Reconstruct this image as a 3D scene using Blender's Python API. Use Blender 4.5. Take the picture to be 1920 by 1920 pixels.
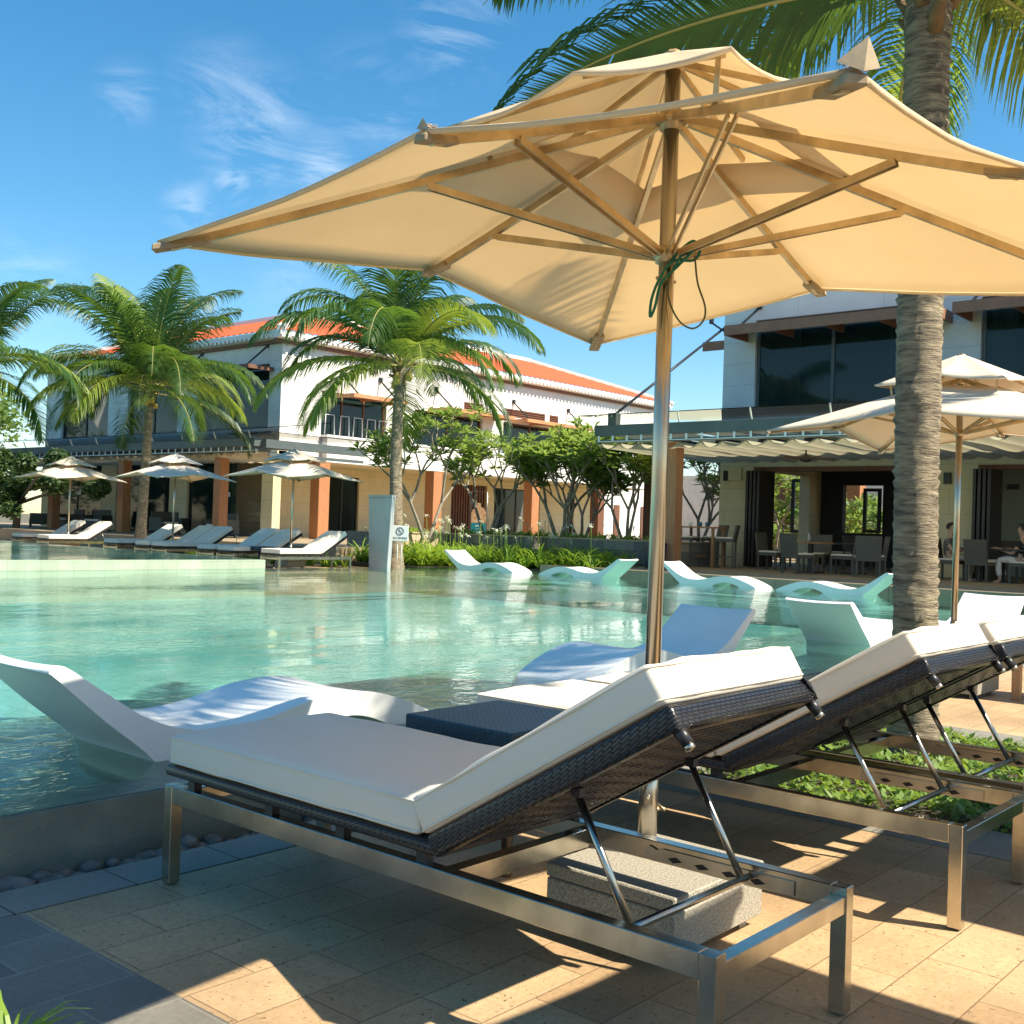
import bpy, bmesh, math, random
from mathutils import Vector, Matrix, noise

# ------------------------------------------------------------------ camera, sky, sun, exposure
S = bpy.context.scene
for _o in list(bpy.data.objects):
    bpy.data.objects.remove(_o)
COL = S.collection
R = math.radians
FPX, PITCH, ROLL, YAW, EYE = 2091.0, R(-0.74), R(1.89), R(40.66), 1.2
_F = Vector((0, math.cos(PITCH), -math.sin(PITCH))); _X = Vector((1, 0, 0)); _U = _X.cross(_F)
_X2 = math.cos(ROLL)*_X + math.sin(ROLL)*_U; _U2 = -math.sin(ROLL)*_X + math.cos(ROLL)*_U
_ROT = Matrix(((math.sin(YAW), math.cos(YAW), 0), (-math.cos(YAW), math.sin(YAW), 0), (0, 0, 1)))
CX, CU, CF = _ROT @ _X2, _ROT @ _U2, _ROT @ _F
cam_d = bpy.data.cameras.new('camera'); cam = bpy.data.objects.new('camera', cam_d); COL.objects.link(cam)
cam.matrix_world = Matrix(((CX.x, CU.x, -CF.x, 0), (CX.y, CU.y, -CF.y, 0), (CX.z, CU.z, -CF.z, EYE), (0, 0, 0, 1)))
cam_d.sensor_width = 36; cam_d.sensor_fit = 'HORIZONTAL'; cam_d.lens = 36*FPX/1920; cam_d.clip_start = .05; cam_d.clip_end = 3000
S.camera = cam

SUN_DIR = Vector((.31, -.78, 1.0)).normalized()          # towards the sun
sl = bpy.data.lights.new('sun', 'SUN'); sun = bpy.data.objects.new('sun', sl); COL.objects.link(sun)
sl.energy = 5.0; sl.angle = R(.5); sl.color = (1.0, .91, .75)
sun.rotation_euler = SUN_DIR.to_track_quat('Z', 'Y').to_euler()
W = bpy.data.worlds.new('World'); S.world = W; W.use_nodes = True
nt = W.node_tree; nt.nodes.clear()
def N(t, kind, **kw):
    n = t.nodes.new(kind)
    for k, v in kw.items():
        if k[0] == '_': setattr(n, k[1:], v)
        else: n.inputs[k].default_value = v
    return n
sky = N(nt, 'ShaderNodeTexSky', _sky_type='NISHITA', _sun_disc=False, _sun_elevation=math.asin(SUN_DIR.z),
        _sun_rotation=math.atan2(SUN_DIR.x, SUN_DIR.y), _air_density=1.0, _dust_density=.3, _ozone_density=2.2, _altitude=0)
hsv = N(nt, 'ShaderNodeHueSaturation', Saturation=1.34, Value=.97, Hue=.489)
nt.links.new(sky.outputs[0], hsv.inputs['Color'])
tc = N(nt, 'ShaderNodeTexCoord'); mp = N(nt, 'ShaderNodeMapping')
mp.inputs['Scale'].default_value = (3.0, 3.0, 8.0); mp.inputs['Rotation'].default_value = (R(8), R(-22), R(30))
nz = N(nt, 'ShaderNodeTexNoise', Scale=2.6, Detail=10, Roughness=.66, Distortion=.9)
r1 = N(nt, 'ShaderNodeMapRange'); r1.inputs[1].default_value = .44; r1.inputs[2].default_value = .78
L = nt.links.new
L(tc.outputs['Generated'], mp.inputs[0]); L(mp.outputs[0], nz.inputs[0]); L(nz.outputs[0], r1.inputs[0])
# wisps gathered round a few directions of the sky: (azimuth from view axis, elevation, half width, strength), degrees
acc = None
def skydir(u, v): return (CF + (u-960)/FPX*CX - (v-960)/FPX*CU).normalized()
for (u, v, hw, st) in ((480, 250, 4.2, .6), (600, 310, 2.6, .7), (440, 345, 1.3, 1.0), (360, 385, 1.8, .55), (850, 60, 3.5, .5), (240, 175, 2.0, .5), (420, 180, 3.5, .4), (1000, 280, 3.0, .3), (60, 520, 3.5, .3), (540, 520, 3.0, .3), (700, 200, 4, .3)):
    dp = N(nt, 'ShaderNodeVectorMath', _operation='DISTANCE'); L(tc.outputs['Generated'], dp.inputs[0]); dp.inputs[1].default_value = skydir(u, v)
    mr_ = N(nt, 'ShaderNodeMapRange', _interpolation_type='SMOOTHSTEP'); mr_.inputs[1].default_value = 0; mr_.inputs[2].default_value = math.tan(R(hw)); mr_.inputs[3].default_value = st; mr_.inputs[4].default_value = 0
    L(dp.outputs['Value'], mr_.inputs[0])
    if acc is None: acc = mr_.outputs[0]
    else:
        mxn = N(nt, 'ShaderNodeMath', _operation='MAXIMUM'); L(acc, mxn.inputs[0]); L(mr_.outputs[0], mxn.inputs[1]); acc = mxn.outputs[0]
mu = N(nt, 'ShaderNodeMath', _operation='MULTIPLY'); mx = N(nt, 'ShaderNodeMix', _data_type='RGBA')
L(r1.outputs[0], mu.inputs[0]); L(acc, mu.inputs[1])
L(mu.outputs[0], mx.inputs[0]); L(hsv.outputs[0], mx.inputs[6]); mx.inputs[7].default_value = (6.2, 6.8, 7.4, 1)
bg = N(nt, 'ShaderNodeBackground', Strength=.098); wo = N(nt, 'ShaderNodeOutputWorld')
L(mx.outputs[2], bg.inputs[0]); L(bg.outputs[0], wo.inputs[0])
vs = S.view_settings; vs.view_transform = 'Standard'; vs.look = 'None'; vs.gamma = 1; vs.use_curve_mapping = False; vs.exposure = 1.0
S.cycles.max_bounces = 10; S.cycles.transparent_max_bounces = 16; S.cycles.caustics_reflective = False; S.cycles.caustics_refractive = False

# ------------------------------------------------------------------ helpers
RAY0 = Vector((0, 0, EYE))
def at(u, v, x=None, y=None, z=None):
    """world point seen at a photo pixel on the plane x=, y= or z="""
    d = CF + (u-960)/FPX*CX - (v-960)/FPX*CU
    s = x/d.x if x is not None else y/d.y if y is not None else (z-EYE)/d.z
    return RAY0 + d*s

class MB:
    def __init__(s): s.v = []; s.f = []; s.m = []; s.sm = []
    def add(s, vs, fs, mi=0, smooth=False):
        o = len(s.v); s.v += [tuple(p) for p in vs]
        for f in fs: s.f.append([o+i for i in f]); s.m.append(mi); s.sm.append(smooth)
    def box(s, x0, x1, y0, y1, z0, z1, mi=0, M=None):
        vs = [Vector((x, y, z)) for z in (z0, z1) for x, y in ((x0, y0), (x1, y0), (x1, y1), (x0, y1))]
        if M: vs = [M @ p for p in vs]
        s.add(vs, [(0, 3, 2, 1), (4, 5, 6, 7), (0, 1, 5, 4), (1, 2, 6, 5), (2, 3, 7, 6), (3, 0, 4, 7)], mi); return s
    def bar(s, a, b, w, h, up=(0, 0, 1), mi=0):
        """rectangular bar from a to b, w across, h along up"""
        a, b = Vector(a), Vector(b); d = (b-a).normalized(); r = d.cross(Vector(up)).normalized(); u = r.cross(d)
        vs = [p + r*(i*w/2) + u*(j*h/2) for p in (a, b) for i, j in ((-1, -1), (1, -1), (1, 1), (-1, 1))]
        s.add(vs, [(0, 1, 2, 3), (7, 6, 5, 4), (0, 4, 5, 1), (1, 5, 6, 2), (2, 6, 7, 3), (3, 7, 4, 0)], mi); return s
    def tube(s, pts, r, n=8, mi=0, smooth=True, cap=True):
        pts = [Vector(p) for p in pts]; rs = r if isinstance(r, (list, tuple)) else [r]*len(pts)
        vs = []; ref = Vector((0.13, .97, .2)).normalized()
        for i, p in enumerate(pts):
            d = (pts[min(i+1, len(pts)-1)] - pts[max(i-1, 0)]).normalized()
            if abs(d.dot(ref)) > .95: ref = Vector((.98, .1, .1)).normalized()
            a = d.cross(ref).normalized(); b = d.cross(a)
            ref = -b if False else ref
            for k in range(n):
                t = 2*math.pi*k/n; vs.append(p + (a*math.cos(t)+b*math.sin(t))*rs[i])
        fs = [(i*n+k, i*n+(k+1) % n, (i+1)*n+(k+1) % n, (i+1)*n+k) for i in range(len(pts)-1) for k in range(n)]
        if cap: fs += [tuple(range(n-1, -1, -1)), tuple((len(pts)-1)*n+k for k in range(n))]
        s.add(vs, fs, mi, smooth); return s
    def prism(s, poly, a0, a1, axis='y', mi=0, smooth=False):
        """polygon in two axes swept along the third"""
        def P(p, t):
            return {'y': (p[0], t, p[1]), 'x': (t, p[0], p[1]), 'z': (p[0], p[1], t)}[axis]
        n = len(poly); vs = [P(p, a0) for p in poly] + [P(p, a1) for p in poly]
        s.add(vs, [tuple(range(n-1, -1, -1)), tuple(range(n, 2*n))], mi)
        s.add(vs, [(i, (i+1) % n, n+(i+1) % n, n+i) for i in range(n)], mi, smooth); return s
    def quad(s, a, b, c, d, mi=0): s.add([a, b, c, d], [(0, 1, 2, 3)], mi); return s
    def build(s, name, mat, parent=None, bevel=0, seg=2, kind=None, recalc=True, subsurf=0):
        me = bpy.data.meshes.new(name); me.from_pydata(s.v, [], s.f)
        mats = mat if isinstance(mat, (list, tuple)) else [mat]
        for m in mats: me.materials.append(m)
        me.polygons.foreach_set('material_index', s.m); me.polygons.foreach_set('use_smooth', s.sm)
        if recalc or bevel:
            bm = bmesh.new(); bm.from_mesh(me)
            if recalc: bmesh.ops.remove_doubles(bm, verts=bm.verts, dist=1e-5); bmesh.ops.recalc_face_normals(bm, faces=bm.faces)
            if bevel:
                es = [e for e in bm.edges if len(e.link_faces) == 2 and e.calc_face_angle(0) > .5]
                r = bmesh.ops.bevel(bm, geom=es, offset=bevel, segments=seg, profile=.5, affect='EDGES', clamp_overlap=True)
                if seg > 2:
                    for f in bm.faces: f.smooth = True
            bm.to_mesh(me); bm.free()
        me.update()
        o = bpy.data.objects.new(name, me); COL.objects.link(o)
        if parent: o.parent = parent
        if kind: o['kind'] = kind
        return o

def tag(o, label=None, cat=None, group=None, kind=None):
    if label: o['label'] = label
    if cat: o['category'] = cat
    if group: o['group'] = group
    if kind: o['kind'] = kind
    return o
def empty(name, loc=(0, 0, 0), rz=0, label=None, cat=None, group=None):
    o = bpy.data.objects.new(name, None); COL.objects.link(o); o.location = loc; o.rotation_euler = (0, 0, rz)
    o.empty_display_size = .1
    return tag(o, label, cat, group)
def children(o): return [c for c in bpy.data.objects if c.parent == o]
def dup(o, parent=None):
    c = o.copy(); COL.objects.link(c); c.parent = parent
    for ch in children(o): dup(ch, c)
    return c

# ------------------------------------------------------------------ materials
MATS = {}
def srgb(r, g, b): return tuple(((c/255/12.92) if c/255 <= .04045 else ((c/255+.055)/1.055)**2.4) for c in (r, g, b))
def mat(name, col, rough=.6, metal=0, spec=.5, trans=None, var=0, vscale=4, bump=0, bscale=40, coat=0, col2=None, detail=4, stretch=None, bdist=.01):
    if name in MATS: return MATS[name]
    m = bpy.data.materials.new(name); m.use_nodes = True; t = m.node_tree; b = t.nodes['Principled BSDF']; MATS[name] = m
    b.inputs['Base Color'].default_value = (*col, 1); b.inputs['Roughness'].default_value = rough; b.inputs['Metallic'].default_value = metal
    b.inputs['Specular IOR Level'].default_value = spec; b.inputs['Coat Weight'].default_value = coat
    tcn = N(t, 'ShaderNodeTexCoord'); vec = tcn.outputs['Object']
    if stretch:
        mpn = N(t, 'ShaderNodeMapping'); mpn.inputs['Scale'].default_value = stretch; t.links.new(vec, mpn.inputs[0]); vec = mpn.outputs[0]
    if var or col2:
        n1 = N(t, 'ShaderNodeTexNoise', Scale=vscale, Detail=detail, Roughness=.6); t.links.new(vec, n1.inputs[0])
        mr = N(t, 'ShaderNodeMapRange'); mr.inputs[1].default_value = .34; mr.inputs[2].default_value = .66; t.links.new(n1.outputs[0], mr.inputs[0])
        mixn = N(t, 'ShaderNodeMix', _data_type='RGBA'); t.links.new(mr.outputs[0], mixn.inputs[0])
        c2 = col2 or tuple(c*(1-var) for c in col)
        mixn.inputs[6].default_value = (*col, 1); mixn.inputs[7].default_value = (*c2, 1); t.links.new(mixn.outputs[2], b.inputs['Base Color'])
        m['mix'] = mixn.name
    if bump:
        n2 = N(t, 'ShaderNodeTexNoise', Scale=bscale, Detail=5, Roughness=.6); t.links.new(vec, n2.inputs[0])
        bn = N(t, 'ShaderNodeBump', Strength=bump, Distance=bdist); t.links.new(n2.outputs[0], bn.inputs['Height']); t.links.new(bn.outputs[0], b.inputs['Normal'])
    if trans:
        tr = N(t, 'ShaderNodeBsdfTranslucent'); tr.inputs[0].default_value = (*trans[1], 1)
        ms = N(t, 'ShaderNodeMixShader'); ms.inputs[0].default_value = trans[0]
        t.links.new(b.outputs[0], ms.inputs[1]); t.links.new(tr.outputs[0], ms.inputs[2]); t.links.new(ms.outputs[0], t.nodes['Material Output'].inputs[0])
    return m

def brick_mat(name, c1, c2, mortar, w, h, msize=.006, offset=.5, rough=.7, wall=False, speck=None, bump=.3, off=(0, 0), var=.35, dirt_or_tint=None, spec=.4, smooth=.1):
    m = bpy.data.materials.new(name); m.use_nodes = True; t = m.node_tree; b = t.nodes['Principled BSDF']; MATS[name] = m
    l = t.links.new
    tcn = N(t, 'ShaderNodeTexCoord'); sp = N(t, 'ShaderNodeSeparateXYZ'); cb = N(t, 'ShaderNodeCombineXYZ'); l(tcn.outputs['Object'], sp.inputs[0])
    if wall:
        ad = N(t, 'ShaderNodeMath', _operation='ADD'); l(sp.outputs[0], ad.inputs[0]); l(sp.outputs[1], ad.inputs[1]); l(ad.outputs[0], cb.inputs[0]); l(sp.outputs[2], cb.inputs[1])
    else:
        for i in (0, 1):
            ad = N(t, 'ShaderNodeMath', _operation='ADD'); ad.inputs[1].default_value = off[i]; l(sp.outputs[i], ad.inputs[0]); l(ad.outputs[0], cb.inputs[i])
    br = N(t, 'ShaderNodeTexBrick', _offset=offset); l(cb.outputs[0], br.inputs['Vector'])
    br.inputs['Scale'].default_value = 1; br.inputs['Brick Width'].default_value = w; br.inputs['Row Height'].default_value = h
    br.inputs['Mortar Size'].default_value = msize; br.inputs['Mortar Smooth'].default_value = smooth
    br.inputs['Color1'].default_value = (*c1, 1); br.inputs['Color2'].default_value = (*c2, 1); br.inputs['Mortar'].default_value = (*mortar, 1)
    n1 = N(t, 'ShaderNodeTexNoise', Scale=1.6, Detail=6, Roughness=.62); l(tcn.outputs['Object'], n1.inputs[0])
    mr = N(t, 'ShaderNodeMapRange'); mr.inputs[1].default_value = .3; mr.inputs[2].default_value = .7; mr.inputs[3].default_value = 1-var; mr.inputs[4].default_value = 1; l(n1.outputs[0], mr.inputs[0])
    mm = N(t, 'ShaderNodeMix', _data_type='RGBA', _blend_type='MULTIPLY'); mm.inputs[0].default_value = 1; l(br.outputs['Color'], mm.inputs[6]); l(mr.outputs[0], mm.inputs[7])
    out = mm.outputs[2]
    n3 = N(t, 'ShaderNodeTexNoise', Scale=55, Detail=3, Roughness=.7); l(tcn.outputs['Object'], n3.inputs[0])
    m3 = N(t, 'ShaderNodeMapRange'); m3.inputs[1].default_value = .35; m3.inputs[2].default_value = .65; m3.inputs[3].default_value = .88; m3.inputs[4].default_value = 1.08; l(n3.outputs[0], m3.inputs[0])
    mm3 = N(t, 'ShaderNodeMix', _data_type='RGBA', _blend_type='MULTIPLY'); mm3.inputs[0].default_value = 1; l(out, mm3.inputs[6]); l(m3.outputs[0], mm3.inputs[7]); out = mm3.outputs[2]
    h_in = br.outputs['Fac']
    if speck:
        vo = N(t, 'ShaderNodeTexNoise', Scale=speck[1], Detail=2, Roughness=.5, Distortion=.8); l(tcn.outputs['Object'], vo.inputs[0])
        gt = N(t, 'ShaderNodeMapRange'); gt.inputs[1].default_value = speck[2]; gt.inputs[2].default_value = speck[2]+.035; l(vo.outputs[0], gt.inputs[0])
        ms = N(t, 'ShaderNodeMix', _data_type='RGBA'); l(gt.outputs[0], ms.inputs[0]); l(out, ms.inputs[6]); ms.inputs[7].default_value = (*speck[0], 1); out = ms.outputs[2]
    if dirt_or_tint:
        nd = N(t, 'ShaderNodeTexNoise', Scale=dirt_or_tint[1], Detail=7, Roughness=.7); l(tcn.outputs['Object'], nd.inputs[0])
        gd = N(t, 'ShaderNodeMapRange'); gd.inputs[1].default_value = .5; gd.inputs[2].default_value = .72; gd.inputs[4].default_value = dirt_or_tint[2]; l(nd.outputs[0], gd.inputs[0])
        md = N(t, 'ShaderNodeMix', _data_type='RGBA'); l(gd.outputs[0], md.inputs[0]); l(out, md.inputs[6]); md.inputs[7].default_value = (*dirt_or_tint[0], 1); out = md.outputs[2]
    l(out, b.inputs['Base Color']); b.inputs['Roughness'].default_value = rough; b.inputs['Specular IOR Level'].default_value = spec
    bn = N(t, 'ShaderNodeBump', Strength=bump, Distance=.006, _invert=True); l(h_in, bn.inputs['Height'])
    bn2 = N(t, 'ShaderNodeBump', Strength=bump*.6, Distance=.003); l(n3.outputs[0], bn2.inputs['Height']); l(bn.outputs[0], bn2.inputs['Normal']); l(bn2.outputs[0], b.inputs['Normal'])
    return m

def weave_mat(name, ca, cb_, sc=(60, 60, 60), strength=.9, rough=.35):
    m = bpy.data.materials.new(name); m.use_nodes = True; t = m.node_tree; b = t.nodes['Principled BSDF']; l = t.links.new
    tcn = N(t, 'ShaderNodeTexCoord'); mpn = N(t, 'ShaderNodeMapping'); mpn.inputs['Scale'].default_value = sc; spx = N(t, 'ShaderNodeSeparateXYZ'); l(tcn.outputs['Object'], spx.inputs[0]); cbx = N(t, 'ShaderNodeCombineXYZ')
    for _i in (0, 1):
        _ad = N(t, 'ShaderNodeMath', _operation='ADD'); l(spx.outputs[_i], _ad.inputs[0]); l(spx.outputs[2], _ad.inputs[1]); l(_ad.outputs[0], cbx.inputs[_i])
    l(cbx.outputs[0], mpn.inputs[0])
    br = N(t, 'ShaderNodeTexBrick', _offset=.5); l(mpn.outputs[0], br.inputs[0]); br.inputs['Scale'].default_value = 1
    br.inputs['Brick Width'].default_value = 1.0; br.inputs['Row Height'].default_value = .5; br.inputs['Mortar Size'].default_value = .09; br.inputs['Mortar Smooth'].default_value = .8
    br.inputs['Color1'].default_value = (*ca, 1); br.inputs['Color2'].default_value = (*cb_, 1); br.inputs['Mortar'].default_value = (ca[0]*.15, ca[1]*.15, ca[2]*.15, 1)
    l(br.outputs['Color'], b.inputs['Base Color']); b.inputs['Roughness'].default_value = rough
    bn = N(t, 'ShaderNodeBump', Strength=strength, Distance=.004, _invert=True); l(br.outputs['Fac'], bn.inputs['Height']); l(bn.outputs[0], b.inputs['Normal'])
    return m

TAN = brick_mat('tan_paving', (.62, .43, .24), (.50, .335, .18), (.27, .18, .10), .405, .2085, .0026, rough=.62, speck=((.15, .095, .05), 70, .655), off=(-.005+.2, -.12), var=.38, dirt_or_tint=((.30, .20, .11), 2.3, .45), spec=.25, bump=.35, smooth=.3)
SLATE = brick_mat('slate_paving', (.135, .13, .115), (.27, .25, .20), (.30, .275, .22), .40, .2085, .004, rough=.6, off=(.2, -.12), var=.35, spec=.3)
GREYSLAB = brick_mat('grey_slab', (.31, .29, .235), (.26, .245, .205), (.05, .05, .045), .40, .62, .003, rough=.65, off=(.01, .03), var=.3, spec=.3, offset=0)
STONEW = brick_mat('pale_stone_wall', (.83, .81, .76), (.80, .78, .73), (.68, .66, .61), 2.4, .62, .010, offset=.5, wall=True, rough=.8, var=.14, dirt_or_tint=((.52, .49, .42), .9, .35), bump=.2)
GREYW = brick_mat('grey_white_wall', (.82, .84, .82), (.80, .82, .80), (.66, .67, .66), 2.4, .60, .010, offset=.5, wall=True, rough=.8, var=.1, bump=.2)
CREAMW = brick_mat('cream_stone_wall', (.84, .74, .48), (.81, .71, .46), (.66, .57, .38), 1.4, .62, .010, offset=.5, wall=True, rough=.8, var=.12, bump=.2)
PLANT_SHADED = brick_mat('planter_stone_shaded', (.33, .30, .24), (.18, .18, .16), (.10, .10, .09), .95, .34, .008, offset=.5, wall=True, rough=.75, var=.35, dirt_or_tint=((.10, .09, .06), 2.5, .6))  # planter stone with the shade of faces turned from the sun in its colour
PLANT_LIT = brick_mat('planter_stone_lit', (.62, .47, .30), (.58, .44, .28), (.35, .28, .18), 2.0, .7, .008, offset=.5, wall=True, rough=.75, var=.3, dirt_or_tint=((.28, .2, .12), 2.0, .5))  # the same planter stone, coloured as its sunlit faces look
TERR = brick_mat('terrace_paving', (.42, .32, .20), (.38, .29, .19), (.2, .16, .1), .6, .3, .006, rough=.7, var=.3)
POOLW = mat('pool_wall_stone', (.23, .24, .19), .6, col2=(.15, .165, .135), vscale=3, bump=.5, bscale=90)
POOLC = brick_mat('pool_cream_tile', (.50, .54, .40), (.46, .51, .38), (.34, .38, .29), .30, .15, .004, offset=0, wall=True, rough=.4, var=.3)
def floor_mat(name, a, b_, tile=.06, dirt_or_tint=None):
    m = brick_mat(name, a, b_, tuple(x*.75 for x in a), tile*4, tile*2, .006, offset=0, rough=.5, var=.3, bump=.05, dirt_or_tint=dirt_or_tint)
    return m
PFLOOR = floor_mat('pool_mosaic', (.33, .63, .57), (.27, .57, .52), .09, ((.03, .28, .27), .20, .95))  # dark teal patches mixed into the floor colour for the water's darker zones
PSHELF = floor_mat('pool_shelf_stone', (.26, .42, .36), (.21, .36, .31), .12, ((.07, .20, .19), .35, .6))
PSTEP = floor_mat('pool_step_stone', (.34, .62, .52), (.30, .57, .49), .12)
STEEL = mat('brushed_steel', (.66, .61, .50), .22, 1, var=.35, vscale=7, bump=.03, bscale=120, stretch=(1, 1, 1))
STEELD = mat('dull_steel', (.56, .53, .47), .27, 1, var=.3, vscale=9)
POLE = mat('pole_steel', (.52, .46, .36), .24, 1, var=.3, vscale=3, stretch=(4, 4, .7))
BRASS = mat('weathered_aluminium', (.66, .50, .29), .38, .7, vscale=8, col2=(.40, .30, .17))
CUSH = mat('cushion_cloth', (.87, .80, .68), .85, spec=.15, bump=.14, bscale=260, trans=(.12, (.8, .6, .38)), col2=(.83, .76, .64), vscale=1.8)
def canvas(name, c, c2, tcol, tf):
    m = mat(name, c, .9, spec=.1, col2=c2, vscale=2.2, bump=.45, bscale=5, trans=(tf, tcol)); return m
CANVAS = canvas('canopy_canvas', (.86, .76, .58), (.78, .66, .48), (.96, .79, .53), .46)
CANVASF = canvas('canopy_canvas_pale', (.84, .76, .63), (.79, .70, .56), (.85, .62, .38), .25)
CANVAST = mat('torn_canvas_shaded', (.52, .41, .27), .95, col2=(.38, .30, .20), vscale=25)  # canvas colour darkened so the loose flap looks shaded
POCKET = mat('canvas_pocket', (.42, .31, .19), .9, var=.3, vscale=20)
WICK = weave_mat('black_wicker', (.018, .020, .026), (.028, .030, .036), (42, 42, 42), 1.0, .30)
WICKB = weave_mat('dark_blue_wicker', (.010, .052, .085), (.016, .075, .12), (40, 40, 40), 1.0, .4)
WICKG = weave_mat('grey_wicker', (.13, .125, .10), (.16, .15, .12), (40, 40, 40), .7, .6)
BLACK = mat('black_plastic', (.014, .015, .018), .4)
GRAN = mat('speckled_granite', (.46, .42, .33), .7, col2=(.16, .145, .115), vscale=150, detail=5, bump=.2, bscale=150)
LEDGE = mat('white_moulded_plastic', (.86, .86, .83), .30, spec=.5, col2=(.80, .80, .76), vscale=2.2, bump=.05, bscale=14)
ROPE = mat('green_rope', (.01, .14, .09), .8)
ROPEO = mat('olive_rope', (.09, .09, .035), .8)
ORANGE = mat('orange_timber', (.46, .20, .085), .6, col2=(.36, .15, .06), vscale=4, stretch=(6, 6, .6))
BROWN = mat('brown_timber', (.20, .085, .045), .6, var=.35, vscale=4, stretch=(5, 5, .6))
SHADE = mat('sunshade_timber', (.36, .17, .10), .6, var=.25, vscale=3)
SHADEO = mat('sunshade_orange', (.62, .27, .12), .6, var=.2, vscale=3)
DARKM = mat('dark_frame', (.035, .032, .028), .5)
GUTTER = mat('gutter_grey', (.10, .125, .125), .45, var=.2, vscale=2)
TILE = None
SOFFIT = mat('soffit_cream', (.70, .62, .40), .8)
WHITE = mat('white_paint', (.80, .80, .78), .6)
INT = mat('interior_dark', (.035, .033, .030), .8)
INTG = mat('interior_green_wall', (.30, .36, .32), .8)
TABLEW = mat('table_timber', (.42, .22, .10), .45, col2=(.33, .16, .07), vscale=5, stretch=(1, 8, 1))
GREYP = mat('grey_panel', (.44, .46, .46), .5, var=.15, vscale=2)
PEB = mat('pebble', (.12, .12, .11), .55, col2=(.22, .20, .17), vscale=12)
SOIL = mat('soil', (.055, .04, .028), .95, bump=.6, bscale=30)
EARTH = mat('ground_earth', (.16, .14, .09), .95, var=.4, vscale=.4)
FABR = mat('shade_cloth', (.70, .62, .47), .9, trans=(.40, (.9, .76, .52)), var=.12, vscale=1.5)
GLASSD = mat('dark_window_glass', (.010, .024, .022), .05, spec=.45, col2=(.02, .05, .048), vscale=.6)
PINKB = mat('skin', (.50, .30, .21), .6)

def roof_mat():
    m = bpy.data.materials.new('orange_roof_tile'); m.use_nodes = True; t = m.node_tree; b = t.nodes['Principled BSDF']; l = t.links.new
    tcn = N(t, 'ShaderNodeTexCoord'); n1 = N(t, 'ShaderNodeTexNoise', Scale=3, Detail=5); l(tcn.outputs['Object'], n1.inputs[0])
    mx_ = N(t, 'ShaderNodeMix', _data_type='RGBA'); mx_.inputs[6].default_value = (.72, .13, .035, 1); mx_.inputs[7].default_value = (.52, .085, .025, 1)
    l(n1.outputs[0], mx_.inputs[0]); l(mx_.outputs[2], b.inputs['Base Color']); b.inputs['Roughness'].default_value = .7
    wv = N(t, 'ShaderNodeTexWave', _bands_direction='Z', Scale=1.6); l(tcn.outputs['Object'], wv.inputs[0])
    bn = N(t, 'ShaderNodeBump', Strength=.4, Distance=.05); l(wv.outputs[1], bn.inputs['Height']); l(bn.outputs[0], b.inputs['Normal'])
    return m
TILE = roof_mat()

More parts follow.
